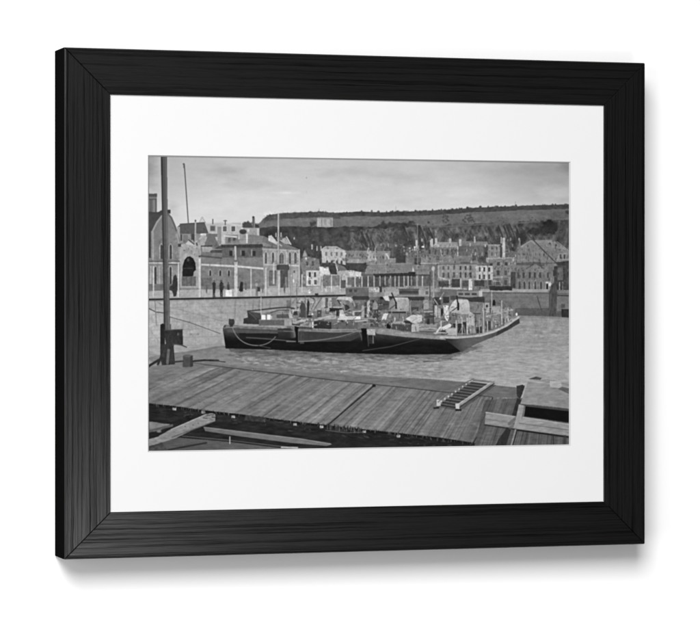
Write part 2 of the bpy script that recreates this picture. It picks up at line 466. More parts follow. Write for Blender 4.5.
# --- left: gabled house, its chimney, pavilion and houses behind
rect(206, 223, 241, 246, 172, 8); line([(206, 223.5), (222, 222.6), (241, 226)], 1.2, 190)
windows((212.5,), 226.3, 231, 4.4, 85, 150); windows((224.5, 233), 226.5, 231.5, 3.6, 90, 196)
rect(217, 227, 221, 245, 130, 8); rect(225, 235, 238, 245, 120, 16); line([(224, 236), (236, 237)], 1.6, 190); windows((229, 234), 238, 243, 2.5, 80)
line([(212.6, 219.5), (212.6, 224)], .9, 70); line([(225, 220.5), (225, 225)], .9, 80); line([(223.5, 221), (226.5, 221)], .8, 90)
poly([(199, 223), (202, 216.5), (205.5, 223)], 188); line([(199, 223), (202, 217), (205.8, 223.5)], .6, 150)
line([(201.8, 196), (202, 217)], .6, 205, .7)
poly([(177.5, 227), (180.5, 224.2), (204.8, 222.6), (208.5, 233.5), (179, 234.5)], 84, 6, (2, 2)); line([(180, 224.3), (204.8, 222.7)], .7, 60); line([(205, 223), (209, 234)], .9, 175)
rect(177, 227, 180, 240, 150, 10); rect(179.5, 234, 200, 252, 132, 12); rect(180.5, 234.5, 182, 241, 72); rect(183, 235, 188, 243, 112); rect(191, 234, 195, 240, 70)
poly([(184, 246), (189, 239.5), (195, 245.5)], 176); line([(188.5, 240), (196, 246)], 1.0, 70); line([(192, 238), (198, 246)], 1.2, 66); line([(196, 242), (204, 235)], 1.3, 172)
poly([(203, 247), (207.5, 233.5), (213, 234), (219.5, 246.5)], 104, 8); line([(203.5, 246), (207.5, 234)], 1, 160)
rect(206, 234, 217, 237, 108)
rect(200, 246.5, 232, 258, 112, 6); rect(202, 246.8, 212, 252, 150, 6); poly([(210, 251), (222, 244.5), (232, 249), (232, 253), (210, 253)], 78, 10); rect(200, 245.6, 212, 246.8, 66)
rect(211, 249, 226, 250, 140, 10)
# chimney stack
rect(148, 194.2, 157, 216, 112, 8); rect(148, 194, 157.2, 197.2, 84); rect(148, 199.2, 157, 200.4, 88); rect(150.4, 199, 151.6, 214, 86); rect(153.8, 200, 154.6, 214, 148); rect(155.8, 199, 157, 214, 92); rect(148, 197.2, 157, 199, 120)
# roof and gable
poly([(147, 212), (158, 212.4), (163, 210), (165, 213), (155, 230), (147, 234)], 70, 8)
poly([(152.5, 231), (157, 222), (162, 215.5), (166.5, 212), (171, 217), (175, 226), (178.5, 237), (180, 248), (180, 300), (147, 300), (147, 231)], 120, 8, (2, 2))
poly([(157, 214), (161, 210.5), (163, 212.5), (160, 216)], 66); rect(164, 210, 170.5, 213.8, 60)
line([(152.6, 240), (152.8, 231), (157, 222.4), (162, 216), (166, 212.6)], 1.5, 152, n=8); line([(167, 213), (171.4, 218), (175.2, 227), (178.4, 238), (180, 248)], 1.6, 92); line([(176.6, 232), (179, 244), (179.6, 262)], 1.6, 140, n=8)
rect(148.5, 229, 151, 258, 66); rect(152.2, 233, 154, 260, 146, 10)
for x in (161.5, 170.6): gothic(x, 244.4, 259, 2.4, 70, 168)
rect(163.5, 244.5, 164.8, 258, 130)
rect(148, 260.8, 180, 262.2, 96); rect(148, 262.2, 180, 264, 165); rect(168, 264, 180, 265.2, 84)
rect(148, 265, 180, 292, 128, 10, (3, 6))
for x in (155.6, 170.5): gothic(x, 266.5, 284, 2.2, 66, 160)
rect(150.2, 266, 151.6, 286, 158); rect(152.8, 267, 153.6, 284, 88); rect(158.5, 266, 160.4, 284, 150); rect(148, 284, 180, 291, 104, 10)
line([(183, 164.5), (184.2, 164.5), (188.4, 226)], .95, 84); line([(183.8, 164.2), (184, 168)], 1.3, 96)
# pavilion with its pointed arch
poly([(180, 246), (184, 244), (197, 246), (201, 250), (201, 292), (180, 292)], 152, 10, (2, 3))
for _ in range(22): oval(rng.uniform(180, 200), rng.uniform(245, 256), rng.uniform(.5, 1.1), rng.uniform(.5, 1.4), rng.choice([100, 175]), a=.6, soft=.4)
poly([(182.2, 277), (182.6, 266), (184.5, 260), (187, 257), (190, 256.4), (193, 258.5), (195.2, 263), (195.8, 270), (193.5, 272), (193.2, 276), (184.5, 278)], 34, 8)
oval(188, 260, 1.5, 2, 84, a=.8, soft=.5); rect(183, 268, 193, 269, 58)
rect(181.8, 276.5, 195.8, 286, 98, 16, (1.2, 3)); rect(180, 286, 200, 288, 148); rect(180, 288, 200, 292, 122, 8)
for x in (186.5, 190.5): rect(x, 277, x + .6, 286, 70)
rect(178, 244, 181, 247, 66)
line([(195.4, 220.5), (195, 246)], 1.4, 162, n=14); oval(195.3, 221, .8, 1.2, 80); line([(198, 240), (199.5, 258)], 2, 140, n=20)

# --- grey boundary wall with a pale string course
poly([(200, 256), (263, 257), (266, 296), (200, 292)], 117, 6, (3, 3))
poly([(200, 255), (222, 257.5), (222, 259), (200, 257)], 82)
line([(200, 264.6), (236, 266.4), (265, 268.8)], 1.9, 186, n=10)
for x in (210, 220, 228.6): gothic(x, 270, 276, 1.9, 60, 150)
rect(200, 278, 212, 288, 104, 14, (2, 2)); rect(200, 286, 262, 291, 112, 10)
# --- large house with hipped roof and arcaded wing
oval(247.5, 225.5, 6, 4.2, 68, 8, rough=.4, soft=.3); rect(252, 217, 253.8, 236, 92); rect(253.8, 218, 254.5, 235, 130); oval(253, 217.4, 1.3, 1.2, 70)
rect(243, 228, 259, 236, 148, 24, (2, 2)); rect(247, 229, 249, 232, 190); rect(256.5, 228.5, 258.8, 236, 180)
poly([(221, 245.2), (239, 239), (247, 234.5), (263, 236), (276, 241.5), (299, 249.3), (262, 246.5)], 122, 6, (4, 2))
poly([(263, 236.2), (299, 249.3), (280, 248), (262, 242)], 108, 6)
poly([(239.4, 233.6), (247.2, 233.6), (247.2, 243.5), (239.4, 243)], 138, 8); rect(245.6, 234, 247.4, 243.4, 198); oval(242.6, 231.8, 4, 2.8, 62, 8, soft=.2); rect(240.5, 229.4, 243.5, 231, 72)
poly([(268, 236), (271, 235.2), (275, 240), (277, 245), (268, 241)], 182, 12); rect(268, 236, 269.4, 241, 195); line([(270, 238), (276, 242), (281, 246)], 1, 176)
poly([(278, 240), (285, 237.5), (290, 244.5), (284, 244)], 150, 20, (1.5, 1.5)); line([(286, 237), (290.5, 244.5)], 1.1, 182); rect(275, 233, 276, 237, 170); rect(280, 232.6, 281, 237, 168); rect(276, 237, 282, 240, 96, 14)
rect(293.4, 237.5, 294.2, 239.5, 190)
poly([(221, 245), (262, 244.2), (263, 247.6), (222, 249)], 62, 5); rect(222, 247.8, 262.4, 257.6, 92, 10, (2, 2))
windows((230.5, 243, 253.6), 250.8, 256, 3, 48); rect(232.5, 250, 233.4, 256, 128); rect(250.8, 249.5, 251.7, 256, 150); rect(240, 250, 240.8, 255, 130)
poly([(262, 247.8), (299, 249.5), (299, 292), (264, 292)], 142, 10, (2, 3)); line([(262, 247.6), (299, 249.8)], 1.1, 112); line([(262, 249.4), (299, 251)], .8, 172)
for x in (265.5, 272.6, 281.2, 289.4, 295): gothic(x, 252, 263.5, 2.6 if x != 281.2 else 4.2, 88, 172)
rect(281, 252, 281.6, 263, 150); rect(285.6, 250, 286.6, 265, 180); rect(276.6, 250, 277.4, 264, 120)
for y in (258, 261): line([(264, y), (299, y + .4)], .5, 118, .5)
rect(276, 264.8, 289, 269.8, 72, 4); line([(289, 265.4), (299, 266)], 1.4, 188); line([(264, 264.6), (276, 265)], 1.2, 166)
rect(268.5, 270.5, 276, 286, 100, 10); rect(272.4, 262.5, 274, 284, 176); rect(280, 270, 287.5, 289, 78, 12, (1.5, 4)); rect(284.5, 277, 286.6, 288, 128); rect(292, 269, 297, 286, 158, 12); oval(293, 281, 1, 2.4, 225, soft=.5); rect(293, 270.5, 294.8, 273, 96)
line([(278, 214), (277.9, 264)], 1.5, 168); line([(278.7, 214), (278.6, 264)], .5, 112)
rect(299, 258, 302.6, 284, 88, 12); rect(298.2, 249.6, 299.4, 286, 172)
# --- the road behind the quay edge
poly([(147, 291), (200, 289.5), (262, 288.5), (350, 285), (400, 286), (400, 296), (147, 299)], 158, 8, (6, 1.5))
rect(200, 286, 262, 289, 112, 8, a=.8)
# people on the quay
def person(x, y0, y1, v, w=2.6):
    h = y1 - y0
    oval(x, y0 + h * .07, w * .3, h * .075, v, soft=.4)
    poly([(x - w * .5, y0 + h * .2), (x - w * .2, y0 + h * .13), (x + w * .2, y0 + h * .13), (x + w * .5, y0 + h * .2), (x + w * .48, y0 + h * .55), (x + w * .34, y0 + h * .58), (x + w * .3, y1), (x + w * .04, y1),
          (x, y0 + h * .62), (x - w * .08, y1), (x - w * .34, y1), (x - w * .36, y0 + h * .56)], v, 6, (1, 1), rough=.2)
poly([(172, 286), (173.6, 276), (175.5, 274.5), (177.4, 279), (177.3, 290), (176, 296), (173.4, 296.4), (172, 291), (169.4, 290), (169.8, 286)], 58, 10, rough=.5)
person(213.8, 280, 297, 52, 3.4); person(221.2, 280, 297, 48, 3.8); poly([(219, 285), (220, 283), (222.6, 283), (223.8, 287), (222.4, 290), (219.4, 290)], 54, 8, (1, 1), rough=.4)
for x, y in ((213.6, 281.2), (221.2, 281.2), (241.2, 282.4), (256.2, 282), (228.2, 283)): oval(x, y, .6, .7, 148, soft=.5, a=.8)
line([(215, 284), (215.2, 290)], .5, 96, .7); line([(222.6, 284), (223, 290)], .5, 92, .7); line([(212, 297.4), (230, 297)], .8, 96, .6); person(206.5, 284, 293, 96, 2); person(262.5, 284, 293, 104, 2); person(284, 283, 293, 92, 2.2)
person(228, 282, 296, 70, 2.6); rect(225.4, 290, 231.6, 296.6, 214, 6); person(241, 281.5, 292, 48, 3); poly([(238.6, 291), (240, 282), (242.6, 282), (242.8, 291)], 50, rough=.4); person(245.4, 282, 290, 92, 2.2)
person(256.4, 281, 296, 108, 3.2); oval(256.2, 284.5, 2, 2.2, 148, soft=.5); rect(256.8, 287, 259.6, 291.5, 62, rough=.4)
# fence posts
for x, y0, y1, w in ((153.6, 266, 297, 1.3), (178.4, 263, 297, 1.5), (199.6, 257, 297, 2.3), (235.6, 262, 296.5, 3.0), (250.6, 269, 296, 1.2), (265.6, 268, 296, 1.3), (278.6, 271, 295.5, 1.1), (290.6, 270, 295, 1.1)):
    rect(x - w / 2, y0, x + w / 2, y1, 184, 8, (2, 5)); rect(x + w / 2, y0, x + w / 2 + .35, y1, 110, a=.6)
line([(235, 247), (235.4, 264)], 1.9, 168, n=18); rect(233.6, 260, 237, 262, 104); line([(199.6, 246), (199.4, 258)], 2, 150, n=24); oval(199.5, 256.5, 1.3, 1, 80)

# --- town behind the inner basin
poly([(299, 262), (302, 258), (305, 256), (318, 259), (321, 270.5), (302, 272)], 116, 14, (2, 2)); oval(305.6, 258.4, .9, 1.2, 200); windows((306.5, 312.4), 261.5, 265.5, 2.2, 84); poly([(302, 257), (304, 249), (307, 256)], 140, 20)
rect(305.6, 270.6, 320.4, 286, 190, 8); windows((309.4, 314.6), 272.2, 277, 2.1, 72); windows((309.2, 315), 280, 284.4, 2.5, 92); rect(302, 271, 305.6, 284, 122, 14)
poly([(318.5, 266.6), (329.6, 267), (330, 276.5), (320, 276.5)], 206); poly([(321, 264), (327, 260), (335, 265), (337, 272), (330, 275), (328, 267), (322, 267)], 58, 12, rough=.8)
poly([(321, 249), (324.6, 246.4), (336, 246.4), (345, 250.8), (345.2, 265), (335, 263), (321.4, 262.8)], 182, 7); poly([(324.6, 246.2), (336, 246.2), (345, 250.6), (336, 249), (323, 249)], 158, 6)
windows((325.6, 331, 336.2, 341), 252.2, 256, 2, 112); windows((327.4, 336.6), 248, 249.2, 2, 105)
for x in (326.6, 331.2, 336.4, 341): gothic(x, 260, 265, 2.3, 76)
for x, y in ((311.5, 244.5), (316.4, 246), (320.5, 246)): rect(x - .6, y, x + .6, y + 5, 172)
poly([(334.5, 263), (343.8, 266.5), (349, 273), (337.5, 272)], 112, 6); line([(335, 263.6), (337, 270.5)], 1, 188)
rect(344.8, 250.6, 368, 259.5, 118, 16, (3, 2)); rect(346, 259, 371, 263, 140, 8); rect(345.6, 263, 371, 269.4, 62, 8); rect(352, 250.5, 358, 257, 132, 10)
poly([(336, 271.2), (351, 270), (362, 272.5), (362.5, 279), (337, 276)], 172, 14, (2, 2)); rect(341, 275, 347, 286, 184, 18, (2, 2)); rect(349, 272, 361, 276, 200); windows((352.5, 357, 361), 277, 287, 2.6, 92)
rect(321.6, 274.8, 339.6, 284.6, 116, 14); rect(340, 280, 345, 288, 88, 14)
rect(322, 274.4, 340, 275.4, 170)
for x in (321.6, 330.8, 339.6, 354.4, 301.4): rect(x - .5, 274, x + .5, 292, 190)
rect(311.8, 284, 312.4, 296, 130)
# houses above the long shed
rect(366, 251, 390, 264, 128, 14, (3, 3)); poly([(366, 251), (368, 247), (372, 254), (374, 260), (366, 262)], 168, 16); line([(374.6, 248), (374.6, 262)], .9, 160); rect(384, 253, 388.4, 259, 150, 20, (1.5, 1.5)); line([(386, 254), (388.6, 259)], 1.4, 195)
rect(396, 255.5, 405.6, 262, 54, 8); rect(389, 258, 395, 263, 140, 18, (2, 2)); rect(405, 252, 414, 264, 112, 18, (3, 3)); rect(411, 249, 440, 258, 104, 22, (3, 2)); line([(406, 255), (410, 250.5)], 1.2, 156)
rect(413.4, 246.4, 418.4, 250.5, 174, 14); rect(415, 240, 417, 250, 178); oval(409.3, 248, 1, 1, 200); oval(422.4, 246.8, 1.5, 1.1, 212); rect(429.6, 240, 432.4, 247, 172); poly([(432, 246.6), (435, 242.5), (441, 244), (441, 247)], 178, 10); rect(434.6, 238, 436, 243, 190)
rect(418, 250, 421, 253.5, 70); rect(428, 249.5, 431.6, 254, 66); rect(420.5, 255.8, 440, 264, 132, 8, (5, 2)); rect(420, 262.8, 440, 263.8, 158); rect(436.2, 255.6, 438.6, 259.5, 80)
# long shed with white columns
rect(360.5, 272, 430, 290, 92, 10)
poly([(364, 274), (366.4, 266), (369.5, 263.8), (411.6, 262.8), (413.8, 272.6)], 122, 6, (6, 2)); poly([(411.6, 264.2), (428, 265.6), (429.6, 274.8), (413.6, 274.4)], 122, 6); line([(366, 264.4), (411, 263.2)], .7, 140)
poly([(373, 274), (414, 272.6), (414.4, 276), (374, 277)], 46, 5); rect(408, 271.8, 415, 276.5, 40, 8); rect(415, 274.4, 429, 276, 70); rect(361, 277, 414, 286.6, 76, 10, (2, 5)); poly([(411.6, 271.6), (412.4, 266.5), (414, 271.6)], 200)
for x in (361.4, 367.6, 373.5, 379.4, 384.6, 390, 394.6, 398.4, 403.6, 407.6, 411, 416.2, 422):
    rect(x - .5, 275.8, x + .5, 289, 178 + rng.uniform(-18, 12))
rect(360, 286.8, 404, 291.6, 150, 16, (2, 1.5)); rect(388, 278, 391, 286, 118); rect(378.4, 286, 381.6, 296, 62); rect(372.8, 288, 379, 292.4, 188); rect(404, 286, 440, 292, 138, 18, (2, 2))
# terrace
rect(430, 246, 458, 257, 112, 14, (2, 3)); poly([(433, 247.4), (436, 242), (457, 242), (458, 247)], 146, 7); windows((435, 442, 447, 452, 456), 249, 254.5, 1.6, 82); line([(440, 250), (441.6, 256.4)], .9, 170)
rect(457.5, 245, 488, 257, 96, 10, (1.4, 5)); poly([(460, 245.4), (462, 241), (487, 241.4), (488, 245.4)], 118, 6); rect(484, 245, 488, 257, 70)
for x0, x1, y0, y1 in ((430.6, 432.6, 238.5, 247), (434.6, 436.8, 239.4, 245), (448.4, 450.8, 238.4, 243), (458.4, 461, 239, 246), (456.4, 458, 246, 256.5), (473.6, 475, 236.6, 243)): rect(x0, y0, x1, y1, 176, 12)
poly([(432, 264.4), (436, 256.5), (476, 255.4), (478.6, 264)], 118, 5, (5, 2)); rect(436, 256.2, 439, 260, 80); rect(472, 255.5, 475.6, 260, 74); rect(478, 256, 486, 262.4, 74, 18, (1, 3)); rect(486, 257.5, 493, 262.6, 132, 14); rect(460, 261.5, 470, 264, 84, 10)
rect(437, 264.2, 476, 280.6, 140, 8, (3, 3)); rect(432, 262.5, 439, 264, 150); line([(437, 264.4), (476, 263.8)], .8, 92); rect(437.6, 266, 438.6, 278, 180)
windows((443, 448, 453.6), 266.2, 269.6, 2, 92); windows((443, 448, 453.6), 272.4, 277.6, 2, 84); windows((460.2, 465.2, 470.2), 266, 269.8, 1.9, 70); windows((460.2, 465.2, 470.2), 272.4, 277.6, 1.9, 70); line([(438, 277), (446, 279.4)], 1.2, 172)
rect(475.6, 265.8, 493, 281, 188, 6); windows((479.4, 484, 489), 267.4, 271.6, 1.8, 74); windows((479.4, 484, 489), 274.4, 279, 1.8, 74); rect(482, 272, 483, 280, 120); rect(487.2, 266, 488, 280, 120); rect(489.6, 263.4, 492, 265.8, 60)
rect(434, 280, 492, 288, 108, 30, (2.4, 2)); rect(451.5, 279, 459.5, 287, 60, 10); rect(438, 281, 448, 286.4, 74, 14); rect(462, 280.5, 468, 286.5, 78, 18, (1.5, 1.5)); rect(474, 280, 484, 286, 62, 12, (2, 2)); rect(488, 280, 491, 285, 62); rect(448.6, 279, 450, 288, 170); rect(459.6, 279, 461, 288, 165); rect(468.4, 279, 471.8, 290, 200); line([(440, 288), (466, 288.8)], 1.6, 176)
rect(487.6, 245, 500.5, 258, 126, 6); rect(499.6, 244, 502.6, 258, 72); windows((491.8, 496.4), 246.4, 249.5, 1.8, 88); windows((491.8, 496.4), 252, 255.8, 1.8, 92); rect(488, 244.4, 500, 245.4, 150)
rect(502.2, 237.6, 504.8, 259.6, 182, 8); rect(500.4, 237, 501.6, 243, 165); rect(505, 252, 517, 260, 112, 16, (3, 2)); poly([(505, 254), (511, 250), (517, 253), (517, 258), (505, 258)], 98, 8)
rect(492.6, 259, 516, 290, 122, 10, (3, 4)); line([(486.6, 258.6), (514, 257.6)], 1, 160); windows((498.2, 505.8), 262, 265.4, 3, 62); windows((498, 505.4), 270.2, 275, 2.6, 74); line([(493, 277.4), (502, 276.8)], 1.2, 162); rect(493, 278, 516, 288, 112, 26, (2, 2)); windows((497.6, 505.4), 280, 285, 3, 66); rect(510.6, 272, 515.4, 288, 66, 8); line([(493, 281), (500, 281)], 1, 160); rect(508.8, 270, 510, 288, 150); oval(511, 263, 2.4, 2.6, 150, a=.6, soft=.6)
poly([(516.6, 263), (517.4, 252), (521, 246.4), (530.6, 240.2), (553, 240), (566.6, 249.6), (571, 256), (571, 263)], 120, 7, (2, 5)); poly([(530.6, 240), (553, 239.6), (566.8, 249.8), (545, 246), (538, 246)], 134, 7, (3, 2)); line([(521, 246.4), (530.6, 240.4), (535, 244)], 1, 146)
for _ in range(26):
    x = rng.uniform(519, 550); line([(x, rng.uniform(246, 252)), (x, rng.uniform(254, 262))], .6, rng.choice([98, 140]), .5)
windows((526, 547.5), 256, 259.6, 1.2, 88); rect(518.8, 240, 520.4, 249, 112); rect(552.4, 234.6, 554, 242, 98); oval(549.8, 243.4, 1.2, 1.2, 72); oval(556, 245, 1.1, 1.3, 70); line([(557, 241.5), (568, 250)], .8, 150); oval(559.8, 250, .9, 1, 80)
rect(516.6, 262.4, 556, 293, 112, 10, (3, 4)); poly([(516, 263), (534, 261.6), (545, 262.8), (545, 266), (516, 265)], 80, 10); poly([(526.6, 268.6), (535, 263.6), (543, 268), (543, 272), (526.6, 272)], 124); line([(526, 268.8), (535, 263.4), (543.4, 268)], .8, 78); line([(545, 263), (556, 263)], .8, 76); line([(540.8, 265), (542, 268)], 1, 62)
windows((518.2, 523.4, 529.6, 534.6, 540.2, 547.8), 272.2, 278, 2, 66); windows((515.6, 522), 267.5, 270.5, 1.5, 82)
for x in (519.5, 524.3, 529.2, 535.2, 541): gothic(x, 281, 290.5, 2.1, 74, 138 if x > 520 else None)
gothic(547.2, 283, 290.5, 2.1, 30, 150); oval(550, 284, 2, 3, 214, soft=.5, rough=.3); oval(547, 282.4, 2.2, 1.2, 200, soft=.5)
line([(521, 227.8), (531, 237.5), (545, 252), (557.4, 264)], 1.0, 58)
rect(557, 250, 571, 262, 122, 16, (2, 2)); windows((560.6, 564.6), 254, 258.5, 2, 70, 150); rect(556, 258.6, 571, 260, 148); poly([(556, 262), (571, 260.6), (571, 266), (558, 265.6)], 56); rect(554, 266, 571, 293, 62, 18, (2, 3)); rect(557.5, 267, 563, 280, 94, 14, (2, 2)); rect(559, 282, 560, 290, 150); rect(562.4, 281, 563.2, 290, 120); rect(557, 290, 571, 292, 110); rect(553, 270, 556, 276, 50)
line([(417, 224), (417.2, 292)], .9, 150, .6); line([(497.6, 278), (497.6, 296)], .7, 100)
flecks(150, 226, 300, 290, 420, (.4, 1.6), (.4, 2.6), -.5, .35, .30)
for _ in range(70):
    x = rng.uniform(366, 520); y = rng.choice([241, 247, 252, 256, 262]) + rng.uniform(-1, 1)
    rect(x, y - rng.uniform(1.5, 3.6), x + rng.uniform(.7, 1.6), y, rng.choice([96, 150, 168, 182]), a=.7)
for _ in range(46):
    x, y = rng.choice([(400, 251), (409, 247), (484, 259), (511, 249), (356, 247), (342, 258), (424, 250), (330, 266)]); oval(x + rng.normal(0, 4), y + rng.normal(0, 2), rng.uniform(.8, 2.4), rng.uniform(.7, 1.7), rng.uniform(46, 76), a=.6, soft=.5, rough=.6)
for x0, x1, y, st in ((432, 458, 249.5, 3.1), (458, 486, 249, 3.3), (494, 515, 267.6, 3.4), (345, 368, 254, 3.6), (366, 392, 256.5, 3.3), (518, 552, 253, 4.2), (405, 430, 255, 3.2)):
    for x in np.arange(x0, x1, st): rect(x + rng.uniform(-.4, .4), y, x + 1.2, y + rng.uniform(1.6, 2.6), rng.choice([62, 74, 84]), a=.65)
for x0, y0, x1, y1, st in ((437, 258, 477, 263, 1.3), (368, 266, 412, 272, 1.6), (414, 267, 428, 273, 1.6), (532, 242, 560, 246, 1.6), (224, 240, 262, 244, 1.8)):
    for y in np.arange(y0, y1, st): line([(x0, y), (x1, y - .4)], .4, rng.choice([92, 136]), .45)
flecks(300, 244, 569, 290, 1500, (.35, 1.3), (.4, 2.4), -.65, .5, .48)
# --- far quay wall on the right
rect(480, 291, 571, 316, 112, 10, (6, 2)); rect(480, 289, 548, 292, 152, 8, (4, 1)); rect(489, 286, 512, 290.4, 48, 10, rough=.6)
line([(480, 292.6), (571, 293.6)], .9, 86); 
for y in (297, 301.5, 306, 310.5): line([(480, y), (571, y + .6)], .5, 92, .5)
rect(515, 308, 571, 317, 88, 8, (5, 2)); rect(557, 296, 571, 311, 110, 10, (2, 2)); line([(557, 295.2), (571, 295.6)], 1.4, 66)
poly([(549, 293), (551, 287), (556, 286), (557.4, 293), (556, 316), (548.6, 316)], 74, 18, (1, 5)); line([(537, 296), (541.6, 311)], 1, 76); line([(551, 294), (549, 315)], .9, 88); oval(553.5, 287, 2.4, 3.4, 66, 14, rough=.6); rect(561.6, 309, 571, 319, 46, 10, rough=.4); rect(561, 304, 565, 308, 84)

# --- water
wat = lambda x, y: 142 + 18 * smooth(325, 372, y) * smooth(380, 500, x) - 16 * (1 - smooth(300, 420, x)) + 26 * fbm(x / 8, y / .9, 51, 2) + 14 * fbm(x / 30, y / 3, 52)
poly([(150, 365), (150, 356), (178, 352), (205, 348.8), (224, 345.8), (460, 345), (500, 316.5), (520, 315.5), (571, 317.5), (571, 400), (150, 400)], wat)
strip([(480, 315.6), (540, 315.8), (571, 317.6)], 2.2, 122, 8, a=.7)
poly([(147, 358), (178, 352.6), (205, 349.4), (240, 347), (262, 350), (250, 359), (226, 364), (160, 366)], lambda x, y: 120 + 20 * fbm(x / 4, y / 2, 53), a=.8, rough=2)
# hull reflections and glitter
poly([(222, 346), (330, 350), (455, 351), (470, 346), (478, 348), (440, 362), (330, 358), (240, 356)], lambda x, y: 84 + 3.4 * (y - 350) + 40 * fbm(x / 6, y / .9, 54, 2), a=.85, rough=1.5)
for _ in range(260):
    x = rng.uniform(224, 476); y = np.interp(x, [224, 330, 450, 478], [348, 352.6, 353.6, 345]) + abs(rng.normal(0, 5))
    line([(x, y), (x + rng.uniform(2, 8), y + rng.uniform(-.3, .3))], rng.uniform(.4, .9), rng.choice([62, 74, 88, 140]), .5, edge=.6)
for _ in range(420):
    x = rng.uniform(236, 440); y = rng.uniform(357.5, 360 + 18 * (x - 190) / 230)
    line([(x, y), (x + rng.uniform(1.5, 6), y + rng.uniform(-.4, .6))], rng.uniform(.35, .8), rng.choice([182, 172, 98, 90]), .5, edge=.6)
for _ in range(380):
    x = rng.uniform(430, 569); y = rng.uniform(320, 384)
    line([(x, y), (x + rng.uniform(1, 4), y + rng.uniform(-.3, .4))], rng.uniform(.35, .7), rng.choice([176, 128, 116]), .45, edge=.6)

# --- near quay wall on the left
poly([(147, 300), (350, 296), (350, 350), (224, 346), (205, 349), (178, 352), (150, 356), (147, 357)], lambda x, y: 163 - .16 * (x - 150) + 14 * fbm(x / 12, y / 3, 61) + 5 * fbm(x / 2.2, y / 2.2, 62) - 12 * smooth(338, 352, y))
for k, y in enumerate((307, 314, 321.5, 329, 337, 345)):
    line([(147, y + 1), (200, y - .2), (300, y - 3)], .5, 118, .45)
    for x in np.arange(152 + (k % 2) * 6, 240, 12.5): line([(x, y - 6.5), (x + .2, y)], .45, 116, .4)
for x, y0, y1 in ((235, 302, 318), (245, 302, 306), (253, 300, 312), (259, 300, 310), (270, 299, 309), (262, 299, 308)): line([(x, y0), (x - .6, y1)], 1.5, 112, .5, edge=1)
for _ in range(40):
    x, y = rng.uniform(170, 225), rng.uniform(303, 345); oval(x, y, rng.uniform(.5, 2), rng.uniform(.4, 1), rng.choice([128, 178]), a=.35, soft=.7)
oval(191, 334, 1.6, 1.3, 110, a=.7, soft=.6); oval(198, 334, 1.4, 1.4, 108, a=.7, soft=.6)
poly([(180, 353), (205, 348), (224, 345), (224, 347.4), (205, 350), (184, 354)], 110, 8, a=.8)
line([(147, 299.6), (240, 297.8), (300, 296.4), (350, 295.4)], 1.9, 52, n=8)
line([(147, 301.4), (240, 299.6), (350, 297)], .8, 128, .8)
line([(168, 316.4), (190, 322.5), (220, 333.5)], .65, 84); line([(168, 309), (176, 308.6), (222, 321)], .5, 120, .7); line([(148, 308), (156, 312), (165, 313)], .9, 70); line([(155, 300), (156.5, 325)], .9, 110, .8); line([(157, 302), (165, 306)], .6, 110, .7); line([(151, 331), (161, 344)], .5, 128, .6)

# --- the moored barges
# deck area base behind hulls
poly([(286, 300), (350, 297), (430, 296), (484, 296), (498, 302), (516, 314), (500, 328), (470, 336), (286, 334)], 108, 16, (2.6, 2.2))
rect(290, 298.6, 332, 311, 146, 12, (2, 5))
flecks(290, 299, 450, 331, 700, (.5, 2.2), (.4, 2.2), -.5, .4, .5)
# barge 1: hatch cover, cabin, buckets
poly([(262, 314), (276, 309.6), (294, 308.6), (294.6, 319), (262, 320)], 122, 14, (3, 2)); rect(276, 314, 289.4, 317.8, 84, 8); poly([(287.6, 313), (291, 312.4), (292.6, 318), (289, 318.4)], 168); line([(276, 314), (289, 313.4)], .6, 150); line([(282, 312), (282, 318)], .7, 70)
line([(270, 312.6), (279, 310), (292, 310.4)], .8, 72); line([(247.4, 311), (260, 309.8), (275, 308), (288, 307.2), (293.8, 308.6)], 1.3, 64, n=8); line([(262, 312), (275, 310)], .7, 160, .8)
poly([(246.8, 310.8), (249.4, 311.6), (252, 315), (260, 316), (260.4, 324.4), (243, 323.6), (243.4, 318.4), (247.6, 317.4)], 54, 6); poly([(248, 311.4), (260.6, 313), (262, 319.6), (252, 316)], 68, 5); line([(248, 312), (256, 319)], .8, 84)
rect(258.6, 319.6, 284, 325.4, 93, 5); line([(258.6, 319.8), (284, 319.6)], .6, 124); poly([(283.6, 319.6), (296, 318.4), (296, 326), (283.6, 326)], 146, 18, (2, 1.5)); rect(289, 309, 294, 313, 150, 16, (1.5, 1.5))
rect(260.8, 315.4, 265, 319.6, 212, 6); oval(263, 315.4, 2.3, .8, 228, soft=.4); rect(266.8, 314.6, 270, 319.6, 222, 6); line([(269.6, 316.6), (271.4, 316.2), (271, 318.6)], .6, 205); line([(260.6, 297), (260.6, 315)], .6, 186); oval(294.6, 313, 2.6, 1.8, 58, soft=.4, rough=.4)
line([(290, 262), (290.4, 312)], .6, 92, .8); line([(296.2, 284), (296.4, 312)], .6, 86, .8)
